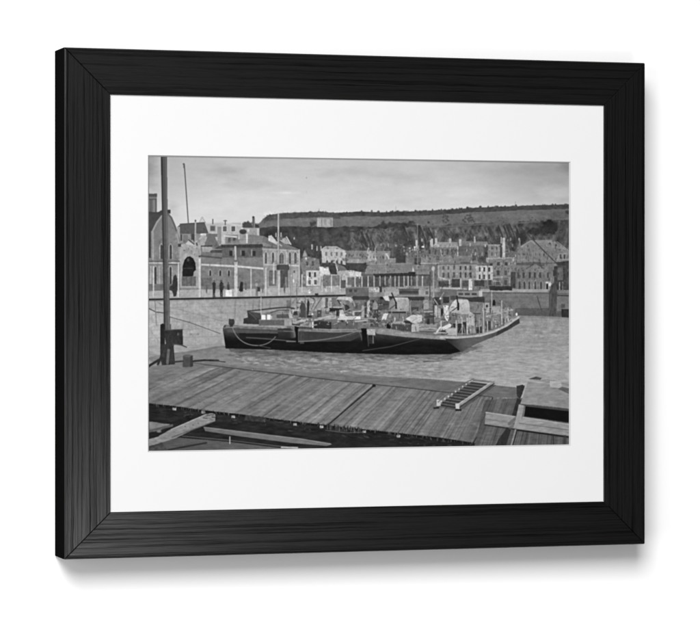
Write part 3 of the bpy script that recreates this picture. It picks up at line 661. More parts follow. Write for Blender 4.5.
# stern of barge 1 and bow of barge 2: sacks, hands, posts and ropes
poly([(298.8, 317), (299.2, 307), (300.6, 303.4), (302.4, 302), (304.4, 304), (305.6, 308), (305.4, 317.6)], 70, 8, (1.5, 3)); oval(301.6, 302, 1.3, 1.4, 78, soft=.4); poly([(306.4, 315), (306.6, 302), (307.6, 299.6), (309, 302), (308.8, 308), (308, 315)], 52, 6); oval(307.6, 299.6, .9, 1, 92, soft=.4)
poly([(292.6, 315), (293.2, 311.4), (296.6, 311.4), (297.4, 315)], 58, 8, rough=.4); oval(309, 292.4, 1.5, 1.3, 226, soft=.6); rect(314.4, 293.4, 317.6, 297.2, 58, 8, rough=.3); line([(304.8, 296), (305.2, 318)], .7, 92); rect(306.4, 315.4, 311.4, 317.4, 50, 8); oval(311.8, 314, 1.4, 1.3, 205, soft=.6)
rect(315, 298, 320, 310, 146, 14, (1, 5)); rect(320.4, 297.6, 324.6, 307.6, 168, 10, (.8, 5)); rect(325, 298, 327.6, 308, 84, 10); rect(328, 298, 330.6, 307.4, 172, 8); rect(328.8, 300, 329.8, 306, 120); rect(328.8, 308, 336, 311.4, 46, 6); rect(331.4, 298, 333.6, 308, 100, 10)
line([(312.4, 297), (314.6, 301), (311, 309)], .8, 96); line([(321.6, 297.2), (317, 304), (313.4, 310)], .8, 98); line([(308.6, 296.6), (314, 299.4)], .7, 70); rect(316.6, 310, 321, 317.4, 72, 12, (1.2, 2)); rect(321, 311.4, 335.4, 316.6, 118, 10, (3, 1.5)); line([(318, 309.2), (329, 309.6)], .8, 160)
line([(314.6, 320.2), (324, 317.4), (335.4, 315)], 2, 166, n=12); line([(324.4, 319.6), (335, 317.4)], 1.4, 140); line([(293.6, 322.6), (307, 319.6)], 2.1, 156, n=8); line([(297, 326.4), (307, 322.4)], 1.6, 150); line([(292, 324.4), (299, 325)], 1.4, 64); rect(297.4, 326.4, 312, 331, 74, 16, (.8, 3)); rect(309, 322.4, 310.4, 327.4, 152); rect(311.4, 322, 313, 327.6, 204)
poly([(313.4, 322), (318, 320), (330.8, 322), (331, 329), (313.4, 328.2)], 48, 5); line([(314, 320.8), (330, 322)], .6, 78); rect(331, 321.8, 357.4, 329, 92, 5, (8, 2)); line([(331, 322), (357, 321.6)], .7, 118); poly([(357.4, 321.8), (362, 321), (361.4, 328.4), (357.4, 329)], 112, 8); line([(313, 328.8), (330, 329.6), (356, 329.4)], .9, 142)
for x, y in ((337.6, 321.4), (345.4, 320.6), (346.6, 322.4)): oval(x, y, 1, 1.2, 172, soft=.5)
poly([(339.6, 321), (341, 319.6), (344, 321.4), (342, 322.4)], 62)
# canopy, winch, white heap and plank
poly([(332, 307), (333, 300), (338, 298), (341, 300), (340, 307)], 112, 10); line([(336.8, 299.4), (339.6, 304)], 1.1, 56); poly([(340.4, 308), (340.8, 300), (344.6, 300), (344.4, 308)], 138, 8); poly([(345, 309), (346, 301), (352, 300.6), (352.6, 309)], 108, 12)
poly([(335.6, 299.6), (338.2, 296.6), (345, 296.4), (350.4, 297.2), (353.2, 300.4), (350, 301.8), (347.4, 300.2), (340, 299.6)], 178, 7, (2, 1)); line([(333, 307.2), (340.4, 307.2)], 1.1, 164); rect(331.4, 308.4, 341.4, 310.8, 46, 5); oval(346.4, 307.6, 2.8, 3.6, 54, 12, rough=.4, soft=.35); line([(343, 304), (349.4, 311)], .9, 66); line([(344, 311.6), (350, 309)], .8, 150)
rect(352.6, 300, 364, 309.4, 104, 8, (2, 2)); rect(352, 295.8, 368.6, 300, 62, 5); rect(355, 303, 357, 308.6, 84); line([(352.4, 311.4), (362, 311)], 1.1, 168); rect(352, 311, 354, 315.6, 168); rect(354.4, 312, 361, 315.6, 84, 14, (1.5, 1))
poly([(338.6, 317.4), (339.6, 312), (340.6, 309.6), (342.4, 309.8), (343.4, 313), (346, 316.6), (346, 318)], 188, 10, (1.5, 1.5)); poly([(337, 318.4), (342, 316), (355, 316.2), (360, 316.4), (360, 319.4), (350, 319.6), (337, 320)], 184, 8); rect(355, 316.4, 360, 319, 208, 5); rect(335.4, 311, 338.4, 316, 58, 14, (1, 1)); line([(335.2, 311), (335.2, 318)], .8, 168); line([(355, 321.4), (367, 320)], 1.5, 160)
poly([(360.8, 317.4), (361.2, 306), (362.6, 304.6), (364, 307), (363.8, 317.6)], 152, 16, (1, 2)); rect(364, 302, 366.2, 318.6, 72, 16, (1, 2)); poly([(366, 317), (366.6, 302), (369, 300), (369.8, 306), (368.4, 312), (368, 317)], 168, 24, (1, 2)); line([(367.6, 308), (369.4, 311)], 1, 200)
rect(369.6, 300, 378, 327, 76, 24, (1.2, 1.4)); clutter(369, 300, 379, 325, 70, 40, 150, 1.4, 2.2); line([(371, 318), (377, 299)], .7, 120); line([(372, 300), (378, 322)], .6, 56)
# sheds on the far boat, tank 1, tarpaulin, boxes
rect(345, 287.6, 368, 296, 98, 12, (3, 1.5)); line([(345, 287.6), (368, 287.2)], .8, 128); windows((350, 355), 289.4, 292, 3, 66); rect(368, 292, 384, 297, 132, 18, (2, 1.5)); rect(398.6, 288.6, 418.6, 294.6, 84, 12, (3, 1)); line([(399, 292), (417, 292)], 1, 52); rect(396, 294.6, 432, 296.6, 130, 6); rect(418, 290, 429, 296, 152, 8); rect(425, 291, 428, 294.4, 94); rect(404, 296.6, 424, 300.4, 60, 6)
rect(377.6, 297, 388.4, 309.6, 80, 14, (2, 2)); rect(379.4, 296.6, 383.4, 299.4, 42); rect(380, 304, 387, 305, 62); poly([(382, 296.6), (387.6, 295.4), (389.2, 301), (385, 300.6)], 192, 6); poly([(388, 296), (393.4, 296.4), (390.4, 300)], 58); poly([(371.6, 311), (372.4, 303), (375, 301.4), (377, 304), (377, 309)], 140, 14)
poly([(388.4, 309.6), (389.2, 302), (391.4, 298.8), (394, 297.8), (407, 297.6), (408.6, 299.4), (408.8, 311.4), (389, 311.4)], lambda x, y: 138 + 26 * smooth(392, 398, x) - 1.6 * (y - 300) + 12 * fbm(x / 2, y / 1.4, 401)); line([(395, 298.2), (407, 298)], 1, 184); line([(391.2, 293), (393, 297), (395.4, 302.6)], 1.1, 44); line([(395.4, 302.4), (395.6, 308)], 1.7, 40); line([(395.6, 304), (389.4, 309)], .8, 66); line([(408.8, 300), (409, 311)], .7, 92)
rect(387.6, 311.4, 405.6, 313.2, 54, 5); rect(387.6, 313.2, 410, 315.4, 110, 10, (3, 1)); rect(409.4, 301, 423, 309, 100, 8, (3, 2)); rect(411, 307, 418, 311, 70, 8); line([(409.6, 306), (409.8, 312)], .8, 160); rect(423, 300, 428.4, 309.4, 148, 10, (1, 3)); rect(428.4, 300, 431.4, 309, 118, 10)
oval(400, 319, 8.4, 5, 112, 10, rough=.2, soft=.3); poly([(381, 319.6), (383, 313.6), (387.8, 313.2), (385.4, 319.8)], 202, 5); line([(394.4, 318), (394.6, 321.4)], 1.1, 196); rect(392.4, 321.4, 402.4, 323.6, 152, 14, (1, 1)); oval(383.6, 324.6, 1.8, 2.2, 134, soft=.5); poly([(384.6, 325), (387, 322.6), (390.6, 326.6), (389.6, 328.6), (386, 328)], 34, rough=.4)
poly([(405, 318.8), (411, 315), (417, 314.4), (421.6, 315.4), (421.6, 321), (416, 323.8), (411.6, 322.6)], 184, 8, (2, 1.5)); line([(411, 322), (416.4, 318), (421, 317)], .6, 150); poly([(402.6, 320.4), (409, 321), (411.6, 323.6), (404, 323)], 54)
poly([(390.4, 323.4), (411, 324.2), (411, 331.8), (390.8, 328.8)], 74, 5, (5, 2)); line([(390.4, 323.6), (411, 324.2)], .7, 116); poly([(411, 324.2), (418.4, 323.8), (418.4, 331.4), (411, 332)], 166, 6); poly([(418.4, 323.6), (436, 323.4), (437, 332), (418.4, 332)], 132, 16, (2, 1.5)); line([(419, 331.4), (437, 331.8)], .8, 76); line([(429, 329), (436, 329.6)], 1, 72)
# between the tanks: rigging, figures, white sheet
rect(424.6, 312, 433, 323.4, 82, 12, (2, 2)); line([(424, 311.8), (432.6, 311.4)], 1.3, 164); rect(426.6, 318.6, 429.2, 324.4, 52, rough=.3); rect(433.6, 297, 440.2, 306, 62, 16, (1.4, 1.4)); rect(442.6, 296.8, 449, 303, 54, 12, (1.5, 1.5)); line([(432.2, 297), (437.4, 304.4)], .9, 172); line([(439, 299), (441, 296.4), (443.4, 292.4)], .8, 156); oval(440, 298.4, 1.1, 1.3, 198, soft=.5)
rect(433.4, 305, 443, 322, 118, 24, (1.2, 2)); poly([(434, 318), (434.4, 306), (436.4, 305), (437, 311), (436.2, 318)], 172, 16, (1, 1.6)); poly([(437.2, 317), (437.6, 308), (440, 308.4), (439.8, 317)], 148, 12); oval(441.6, 312, 1.3, 4.6, 42, soft=.3); line([(433, 297), (433.2, 325)], 1, 66)
poly([(443, 305.6), (446.4, 305), (448, 305.6), (448.6, 318), (447, 321.4), (444.4, 318), (443.6, 312)], 202, 6)
# tank 2, deckhouse, rails
rect(456.6, 291, 481, 297.4, 132, 6, (4, 1)); windows((460.4, 466.8, 474), 293, 295.2, 5, 76); rect(478.4, 290.6, 482, 297.4, 172, 6); poly([(457, 296.6), (468, 297.4), (484, 296.4), (484.4, 302.6), (481, 302), (470, 301.8), (466, 298.8), (457, 298)], 62, 5); rect(450, 295.6, 457.6, 299.6, 74, 12, (1.5, 1.5))
rect(469, 302, 483, 315, 118, 8, (3, 2)); poly([(448.8, 308), (452, 302), (455.4, 299.4), (467.4, 299.6), (469.2, 304), (469.6, 313.6), (464, 315), (456, 313), (449, 312)], lambda x, y: 186 - 1.5 * (y - 300) + 10 * fbm(x / 2, y / 1.5, 403)); line([(456.4, 296), (457, 301), (458, 305)], 1.2, 44); line([(457.8, 303.4), (457.8, 309.4)], 2, 40); line([(457, 307), (450, 312.2)], .9, 68); line([(471.6, 313.4), (480, 313.6)], .9, 58)
oval(459.2, 316.6, 3, 3.6, 130, 8, soft=.3); poly([(452, 322), (453, 314), (457, 314), (456.6, 322)], 98, 16, (1.5, 1.5)); oval(463, 315.4, 1.4, 1.1, 50, soft=.5)
rect(462, 314, 484, 333, 122, 18, (1.2, 3)); poly([(467.6, 325), (468.4, 314), (470.6, 312), (473.6, 314), (473.4, 325)], 168, 18, (1.2, 2)); rect(457, 320, 466, 324, 132, 20, (1.2, 1.5))
for x0, x1, y0, y1, v in ((457.6, 461.2, 323.4, 333, 48), (462.2, 465.8, 322, 333, 54), (468, 471, 326.6, 333, 54), (476, 481.6, 327, 333, 58), (485, 490.6, 319, 330, 70), (474.6, 475.6, 314, 330, 78)): rect(x0, y0, x1, y1, v, 26, (.8, 1))
for x, y0, y1, v in ((455.8, 320.6, 335.6, 190), (461.6, 318, 334, 170), (466.8, 318, 334, 192), (470.2, 322, 333, 158), (474, 316, 333, 140), (479, 318, 333, 150), (483.2, 303.6, 333, 182), (487, 312, 331, 172), (490, 300, 329, 84), (491.4, 291, 328, 164), (495.4, 314, 327, 178), (499, 312, 325.6, 172), (501.4, 301, 324, 186), (505, 308, 322, 164), (508, 309, 320.6, 170), (511, 309, 319.4, 150)): line([(x, y0), (x + .2, y1)], .85, v)
for _ in range(9):
    x = rng.uniform(457, 480); line([(x, 332.5), (x + rng.uniform(-3, 3), rng.uniform(322, 327))], .5, rng.choice([170, 150]), .8)
rect(484.4, 302.6, 489, 312, 158, 16, (1.2, 2)); oval(486.6, 306, 1.4, 1.8, 56, soft=.4); poly([(492, 305), (492.6, 300.6), (494, 299.4), (495.2, 302), (495, 305.6)], 40, rough=.3); poly([(492, 306.6), (500.4, 306), (500.8, 314), (492.6, 315.4)], 158, 8, (2, 2)); rect(485, 313, 500, 321, 122, 20, (1.4, 2)); rect(502, 309, 513, 318, 128, 20, (1.2, 2.4)); line([(486, 316.4), (500, 313), (513, 309.8)], .6, 176); oval(516.4, 314.2, 1.2, 1.8, 214, soft=.4); rect(506.4, 307, 508.6, 317, 150, 14)
# fore deck of barge 3
line([(435.4, 333.4), (440, 327)], 1.5, 198); line([(440.6, 321), (440.8, 330)], 1, 192); poly([(440.8, 327.4), (449, 323.4), (451.2, 324.4), (450, 327.2), (443, 330.4)], 198, 6); rect(451.2, 323.4, 455, 327.2, 48, 6); poly([(445, 330.6), (447, 328), (455.4, 328), (455.4, 335.4), (447, 335)], 162, 8); poly([(440, 331), (444, 330), (448, 334), (441, 334.6)], 62, 12)
line([(429.6, 272), (429.4, 300)], .9, 62); line([(433, 268), (433.2, 297)], 1.5, 150, n=20); oval(432.8, 268.4, 2.2, 2.8, 180, 12, soft=.4); oval(428.6, 280, 4, 3.4, 82, 16, rough=.4, soft=.4, a=.8)
# hulls
poly([(222.4, 328), (224.4, 324.8), (262, 326.6), (294, 328.6), (300, 330), (350, 331.6), (362, 331), (400, 333.4), (447, 338.6), (456, 345), (462, 351), (450, 354), (400, 354.6), (330, 352.6), (270, 349.4), (225.4, 348.2)], lambda x, y: 62 - 42 * smooth(330, 341, y - .02 * (x - 222)) + 12 * fbm(x / 6, y / 2, 81))
poly([(225, 325.2), (262, 326.8), (294, 328.6), (294, 331), (262, 329.6), (225, 328)], 108, 16, (3, 1)); poly([(238, 332), (284, 332.4), (286, 337), (240, 337)], 30); poly([(226, 329), (283, 331), (284, 333.4), (238, 333), (227, 332)], 78, 6, (6, 1)); poly([(277, 328.6), (290, 328), (294, 329.6), (294.8, 334), (293.6, 338), (278, 337.6)], lambda x, y: 50 + 34 * smooth(288, 294, x) - 2.2 * (y - 331)); line([(293.4, 330), (294, 337)], 1, 104, .7); line([(225, 328.4), (283, 331)], 1.6, 72); line([(246, 337.4), (270, 339), (296, 341.4)], .9, 84); rect(228.4, 318.8, 234, 324.6, 60, 8, rough=.4); rect(229.6, 323, 232.6, 327, 52)
curve((232, 327), (238, 345.6), (258, 345.4), .9, 118); curve((258, 345.4), (269, 344.6), (275, 336.6), .9, 104); line([(258, 345.4), (270, 348)], .8, 70)
poly([(297, 330), (361, 330.8), (361, 336), (350, 341), (297, 342)], lambda x, y: 58 + 8 * fbm(x / 7, y / 2, 83)); strip([(296, 328.6), (330, 330), (362, 329.6)], 2.4, 112, 14, (3, 1)); rect(299.4, 330, 303.6, 343.6, 66, 10, (1, 4)); rect(296.4, 328, 298, 342, 40)
curve((286, 341.4), (330, 342), (357, 331), .8, 116); line([(330, 338), (345, 337), (357, 333)], .6, 84, .7)
poly([(374, 328.4), (386, 328.4), (405, 332), (447, 337.4), (447, 340), (405, 337), (376, 333.6)], 134, 12, (4, 1.5)); poly([(366, 329), (375, 329), (374.6, 336), (371, 337), (366, 334)], 158, 24, (1.5, 1.5)); rect(368, 335, 374, 343.6, 40, 14, (1, 3)); line([(372.6, 335), (372.6, 343)], .7, 140); line([(362, 350.6), (390, 346.6), (420, 338.6)], .7, 70)
# bow barge
poly([(444, 338.4), (456, 338.6), (480, 336.6), (497, 331.4), (518.6, 318.6), (519.4, 322.6), (508, 330), (493, 337), (478, 343), (466, 349), (461, 352), (452, 345)], lambda x, y: 46 + 44 * smooth(446, 466, x - .5 * (y - 340)) - 22 * smooth(475, 519, x) + 10 * fbm(x / 4, y / 2, 85)); poly([(497, 331), (519, 318.6), (519.6, 323), (507, 330.4), (496, 336)], 62, 6)
poly([(462, 351.8), (470, 347.4), (479, 343.6), (484, 346), (472, 351)], 112, 10, a=.6)
line([(440, 337.4), (456, 337.8), (480, 335.6), (494, 331.6), (507, 325.4), (518.4, 317)], 1.9, 172, n=10)
flecks(290, 298, 512, 331, 500, (.3, 1.2), (.3, 1.5), -.5, .4, .4); flecks(484, 304, 512, 322, 60, (.4, 1.0), (.6, 2.6), -.6, .5, .5)
for _ in range(230):
    x = rng.uniform(291, 511); lo = np.interp(x, [291, 350, 440, 484, 512], [303, 300, 300, 304, 309]); hi = np.interp(x, [291, 380, 445, 484, 512], [324, 326, 331, 330, 319])
    y = rng.uniform(lo, hi); v = rng.choice([38, 48, 60, 150, 176, 196, 206]); q = rng.uniform(0, 1)
    if q < .45: line([(x, y), (x + rng.uniform(-.8, .8), y + rng.uniform(1, 4.5))], rng.uniform(.35, .7), v, .7)
    elif q < .75: line([(x, y), (x + rng.uniform(1.2, 4), y + rng.uniform(-.9, .9))], rng.uniform(.4, .8), v, .7)
    else: oval(x, y, rng.uniform(.4, 1.0), rng.uniform(.4, 1.1), v, a=.75, soft=.5, rough=.4)
for x0, y0, x1, y1 in ((378, 296, 350, 322), (429, 300, 404, 316), (490, 291, 470, 318), (490, 291, 512, 312), (433, 297, 452, 326), (296, 298, 278, 320), (306, 299, 318, 322), (456, 296, 440, 322)):
    line([(x0, y0), (x1, y1)], .4, 74, .6)
line([(222.6, 328), (240, 326), (262, 326.6)], .7, 140, .7)
poly([(294, 326), (298, 327), (298.4, 343), (295.8, 344), (295, 336)], 18, 4); curve((290.6, 328.2), (295, 329), (294.8, 337), .9, 112, .8); line([(297.8, 329), (298, 342)], .8, 104, .8); poly([(360.6, 328.4), (366, 328.4), (367, 343), (363, 347)], 20, 6); curve((354, 330.4), (361, 331), (361, 340), .8, 100, .7); line([(367, 334), (368, 346)], .8, 84, .7); line([(283.6, 331), (293.6, 331.4)], .9, 118, .8); line([(298, 330.6), (340, 332), (361, 331)], .8, 128, .7)
for x0, x1, y, v in ((300, 316, 325.6, 150), (318, 334, 318, 158), (361, 376, 318.5, 162), (362, 372, 324, 140), (418, 440, 329, 168), (420, 436, 325, 150), (395, 407, 333.2, 158), (270, 290, 319.4, 140), (424, 434, 317, 60), (434, 446, 333, 176), (372, 381, 310, 56)):
    line([(x0, y), ((x0 + x1) / 2, y + rng.uniform(-.8, .8)), (x1, y + rng.uniform(-1, 1))], rng.uniform(.8, 1.8), v, .8)

# --- timber staging in the foreground: boards run to a vanishing point
VX, VY = 575.0, 211.0
def boards(x, y, base, seed, amp=1.0):
    th = np.arctan2(x - VX, y - VY); r = np.hypot(x - VX, y - VY)
    th = th + .002 * fbm(x / 9, y / 6, seed + 21, 2)
    k = np.floor(th * 54); ft = th * 54 - k
    v = base + amp * (34 * fbm(th * 60, r / 130, seed, 2) + 30 * fbm(th * 170, r / 55, seed + 4, 2) + 26 * (vnoise(k * 3.7, k * 0 + 2.5, seed + 8) - .5))
    v = v - amp * 26 * np.exp(-((ft - .5) / .11) ** 2) * smooth(.3, .75, vnoise(k * 5.3, r / 26, seed + 9))
    v = v + amp * 20 * np.exp(-((ft - .3) / .10) ** 2) * smooth(.55, .9, vnoise(k * 7.1, r / 18, seed + 10))
    return v + 12 * fbm(x / 2.6, y / 1.3, seed + 12, 3) + 12 * fbm(x / 14, y / 8, seed + 15, 2)
edge_far = [(147, 367), (160, 365), (178, 363), (200, 361), (240, 366), (300, 371.4), (360, 375), (430, 379), (480, 383.6), (521, 388)]
seam = [(520, 398), (492, 397), (440, 391.6), (400, 387), (330, 379.6), (280, 373.6), (240, 368.8), (205, 364.4)]
near = [(147, 403), (175, 406), (206, 410.6), (240, 414), (275, 419), (300, 422), (345, 427.6), (390, 432.4), (440, 438), (478, 444), (482, 452), (530, 452), (530, 398)]
poly([(147, 400), (572, 400), (572, 452), (147, 452)], 34, 10, (8, 2))
poly([(147, 367), (200, 362)] + [p for p in reversed(seam)] + [(530, 399)] + list(reversed(near))[1:], lambda x, y: boards(x, y, 113 - 4 * smooth(400, 520, x), 91), rough=.7)
flecks(150, 370, 480, 440, 500, (.4, 2.5), (.3, .9), -.3, .3, .5)
poly(edge_far + seam, lambda x, y: 111 + 14 * fbm(x / 12, y / 2, 95) + 9 * fbm(x / 2, y / 1.2, 96) - 8 * smooth(380, 460, x))
poly([(147, 367), (165, 364.6), (200, 361.4), (240, 367), (205, 368), (147, 378)], 112, 10, (6, 2), a=.7)
line(list(reversed(seam))[0:7], .8, 62); line([(440, 391.6), (492, 397)], .7, 70)
line([(390, 382), (410, 379)], .7, 84, .7)
line([(373.5, 385.6), (350, 405.5), (325, 427)], 1.3, 44); oval(373.6, 385.6, 2.2, 1.6, 36, soft=.4, rough=.3)
line([(278, 405), (262, 417)], .7, 70, .7); line([(492.4, 398), (487, 412)], 1, 46); line([(483.4, 425.5), (472.4, 444)], 1.1, 50)
for _ in range(60):
    x = rng.uniform(150, 480); y = rng.uniform(372 + .08 * (x - 150), 402 + .12 * (x - 150)); t = rng.uniform(.02, .07)
    line([(x, y), (x + (VX - x) * t, y + (VY - y) * t)], rng.uniform(.3, .7), rng.choice([70, 82, 138, 142]), .45, edge=.6)
for _ in range(26):
    x = rng.uniform(155, 470); y = rng.uniform(374 + .09 * (x - 150), 400 + .11 * (x - 150)); oval(x, y, rng.uniform(3, 12), rng.uniform(.8, 2.6), rng.choice([84, 92, 126]), a=.28, soft=.8, rough=.8)
for _ in range(90):
    x = rng.uniform(152, 475); y = rng.uniform(372 + .09 * (x - 150), 401 + .12 * (x - 150)); oval(x, y, .4, .35, rng.choice([56, 150, 160]), a=.7, soft=.6)
for x, y in ((281, 376.6), (294, 375.6), (323, 380), (252, 369.6)): oval(x, y, 1, .7, 160, a=.7, soft=.6)
# shadowed edge, beams and gear below the staging
strip([(147, 402.6), (175, 405.8), (206, 410.2), (240, 413.8), (275, 418.8), (300, 421.8), (345, 427.2), (390, 432), (440, 437.6), (478, 443.6)], 2.2, 26, 8, (3, 1))
poly([(147, 406), (206, 413), (300, 424), (345, 430), (345, 452), (147, 452)], 38, 14, (9, 2.2))
poly([(149, 421), (170, 423.6), (160, 430), (149, 431.6)], 128, 16, rough=.6); line([(148, 431), (172, 425)], 2.4, 92); oval(159, 431, 3, 1.4, 122, soft=.5)
poly([(203, 426.4), (240, 431), (300, 438.4), (332, 444), (326, 445.6), (290, 442.6), (240, 436), (205, 430.6)], 104, 10, (6, 1)); line([(204, 426.8), (300, 438.6), (330, 443.6)], .9, 128)
line([(182, 435.6), (230, 440), (300, 448.4)], .9, 100, .8); poly([(147, 444), (178, 437), (230, 441.6), (290, 449), (290, 452), (147, 452)], 88, 10, (8, 1.5)); line([(168, 449.4), (186, 446), (206, 442.4)], 1.8, 42, .8); poly([(147, 443), (162, 442), (170, 452), (147, 452)], 74, 20, (3, 2))
poly([(147, 446.5), (147, 439), (158, 436), (171, 428.6), (206, 413.4), (213, 412.8), (215, 414), (215, 420.6), (199, 426.4), (177, 437), (160, 442.4)], 138, 18, (4, 2), rough=.4); line([(172, 436.8), (200, 426.4), (214.6, 420.6)], 1, 92); poly([(210.6, 414), (215, 413.6), (215, 420.6), (211, 421.8)], 132); line([(171, 429), (207, 413.6)], .8, 172)
for x, y in ((193, 424.6), (185, 426), (198, 423)): oval(x, y, .7, .6, 70, soft=.5)
rect(229, 436, 230.2, 443.6, 166); line([(281, 447), (297, 447.4)], 1.4, 168)
for x, y in ((174.4, 408.4), (203, 411.6), (233, 416.4), (263, 420.6), (294.6, 424.2), (321, 426.5), (363.6, 431.4), (398, 436)):
    rect(x - 1.8, y - 1.3, x + 1.8, y + 1.4, 140, 26, (1, 1), rough=.5); oval(x + 1, y + .6, .7, .7, 200, a=.8, soft=.5)
for _ in range(70):
    x = rng.uniform(326, 362); y = np.interp(x, [326, 362], [426, 430.5]); line([(x, y + 3), (x + rng.uniform(-.8, .8), y - rng.uniform(.5, 3.4))], .6, rng.choice([30, 40, 90]), .8)
for _ in range(240):
    x = rng.uniform(150, 478); y = np.interp(x, [147, 206, 300, 390, 478], [403, 410.6, 422, 432.4, 444])
    line([(x, y - rng.uniform(-.4, 1.4)), (x + rng.uniform(-.8, .8), y + rng.uniform(.4, 2.4))], rng.uniform(.4, .9), rng.choice([26, 34, 52, 92, 110]), .7)
for _ in range(170):
    x = rng.uniform(150, 480); y = np.interp(x, [147, 206, 300, 390, 478], [404, 412, 424, 434, 447]) + rng.uniform(0, 8)
    line([(x, y), (x + rng.uniform(.5, 5), y + rng.uniform(-.5, 1))], rng.uniform(.4, 1), rng.choice([20, 24, 62, 80]), .6)
line([(325, 430), (345, 432.6), (362, 432)], .6, 110, .8)
poly([(245, 414.6), (266, 417), (264, 422), (244, 420)], 58, 18, (2, 2), a=.8)
# --- gear at the right: raised platform, beams, opening
poly([(484, 400), (524, 398), (571, 404), (571, 452), (472, 452), (476, 440)], lambda x, y: boards(x, y, 92, 121, .8))
poly([(520, 404), (524.6, 391), (528, 381), (548, 379), (571, 384.6), (571, 408)], lambda x, y: 140 + 24 * fbm(x / 10, y / 1.5, 131) + 8 * fbm(x / 2, y / 1, 132))
poly([(528, 379), (536, 376.6), (542, 378), (540, 380)], 76, 10); line([(528, 381), (552, 384), (571, 387.6)], 1.1, 158); poly([(550, 380.8), (561.6, 382), (561.4, 388.4), (550, 387)], 172, 6); poly([(561.6, 387), (571, 389), (571, 395), (558, 389)], 96, 8); line([(520.4, 402.6), (571, 408.4)], .9, 146); line([(521, 405), (571, 410.6)], 1.6, 70)
poly([(525.4, 406.4), (571, 411.6), (571, 423), (524, 416.4)], 18, 4)
poly([(516.4, 386), (522, 384.6), (524.6, 386), (522, 394), (520, 399), (516.6, 396)], 54, 12, (1.5, 2), rough=.4)
poly([(517, 398), (521.4, 400), (512, 426), (506, 444), (503, 452), (492, 452), (498, 440), (509, 424)], 50, 8, (2, 4))
poly([(485.6, 412), (517, 416.6), (515, 428.6), (484.4, 424)], 138, 12, (4, 1.6)); line([(485.6, 412.4), (517, 417)], 1.1, 168); line([(484.6, 419), (515, 423.4)], .6, 108); line([(484, 425), (514, 429.4)], 1, 50); line([(509, 424), (518, 416), (519, 420), (510, 428)], 3.2, 92, .6)
poly([(518.6, 404.4), (524.4, 405.6), (522, 417), (518, 429), (513.4, 428), (516.4, 416)], 152, 10, (1.5, 4)); line([(524.4, 406), (522, 417)], .8, 100)
poly([(522.6, 417), (571, 424.4), (571, 436.4), (516, 429)], 150, 12, (5, 1.4)); line([(522.6, 417.4), (571, 424.8)], 1, 172); line([(519, 423.4), (571, 430.4)], .6, 104); line([(516, 430), (571, 437.6)], 1.6, 40)
line([(515.4, 430), (511, 446)], 1.8, 146, .8); line([(517, 430), (512.4, 446)], 1.1, 46); line([(539, 434), (538.6, 447)], .5, 60, .7); line([(553.4, 435.4), (553.4, 446)], .9, 48); line([(565, 437), (564.6, 446)], 3.4, 66, .8, edge=1.5)
# ladder lying on the boards
poly([(436, 407), (472, 382), (496, 385), (460, 411)], 60, 12, (3, 2), a=.55)
for k in range(11):
    t = k / 10
    a0 = np.array((437.4, 404)) * (1 - t) + np.array((473, 379.6)) * t; b0 = np.array((457, 407.4)) * (1 - t) + np.array((493, 382)) * t
    line([a0 + (0, .5), b0 + (0, .5)], 1.5 - .5 * t, 48); line([a0 - (0, .5), b0 - (0, .5)], .5, 112, .7); oval(a0[0], a0[1] - .2, 1.2 - .4 * t, 1.5 - .5 * t, 178, soft=.4)
line([(457, 406.4), (476, 393.6), (493.4, 381.6)], 2.4, 140, n=14); line([(456.4, 405), (476, 392), (493, 380.6)], .8, 178, n=18, sc=(1.5, 1.5)); line([(458, 408), (494, 383.4)], .8, 54); rect(436.2, 399.6, 440.4, 406, 176, 10, rough=.3); rect(455.2, 403.4, 459, 409.4, 180, 10, rough=.3); line([(473, 379.6), (493, 382.2)], 1.2, 120); rect(455, 409, 461, 411, 40, rough=.4); rect(433, 407, 439, 408.6, 46, rough=.4)
line([(437.6, 402), (455, 387.6), (473, 378.8)], .8, 92)

# --- mast, winch and bollard on the near left
poly([(161, 154), (166.9, 154), (168.2, 260), (169.6, 300), (170.2, 336), (163.6, 336), (163.6, 300), (162.6, 240)], lambda x, y: 84 + 6 * fbm(x, y / 9, 141) + 0 * x)
line([(161.6, 156), (163.2, 240), (164.2, 300), (164.6, 335)], 1.5, 58); line([(165.6, 156), (167.2, 250), (168.2, 300), (169, 335)], 1.2, 104); line([(161.8, 160), (161.9, 175)], 1.4, 48)
rect(160.4, 324.4, 165, 357, 40, 6); oval(162.7, 325.6, 2.4, 2.4, 36, soft=.2); poly([(164, 330), (182.6, 329), (182.8, 344.6), (166, 345)], 48, 12, (2, 2)); line([(165, 330), (182.6, 329.4)], .8, 72); oval(178, 334, 1.3, 1.8, 86, soft=.5); rect(169.4, 324, 171, 330, 92)
line([(173, 343.6), (181, 344.8), (186.4, 347)], 1.1, 70); poly([(160, 357), (161.6, 344), (174, 344), (173, 352), (175, 364), (162, 365)], 52, 12, (1.5, 4)); line([(168.6, 350), (167.4, 363)], 2.6, 104, .8); line([(173, 346), (174.4, 363)], 1, 44)
line([(147.6, 366.6), (155, 362), (162, 358)], 2.4, 46); line([(158, 364), (161, 357)], 2.2, 48)
poly([(182.8, 355.4), (192.6, 355), (193, 366.4), (182.6, 367)], 70, 8); oval(187.7, 355.4, 4.9, 1.5, 92, soft=.3); poly([(190, 356), (192.6, 355.6), (193, 366), (190, 367)], 56)
line([(193, 361), (204, 360), (218, 360.4)], 1.8, 46, n=8); line([(214, 360.4), (225, 361.8)], 1.0, 62); line([(174, 361.6), (183, 361)], 1.8, 58); line([(193, 362.6), (226, 367.4)], .7, 76)

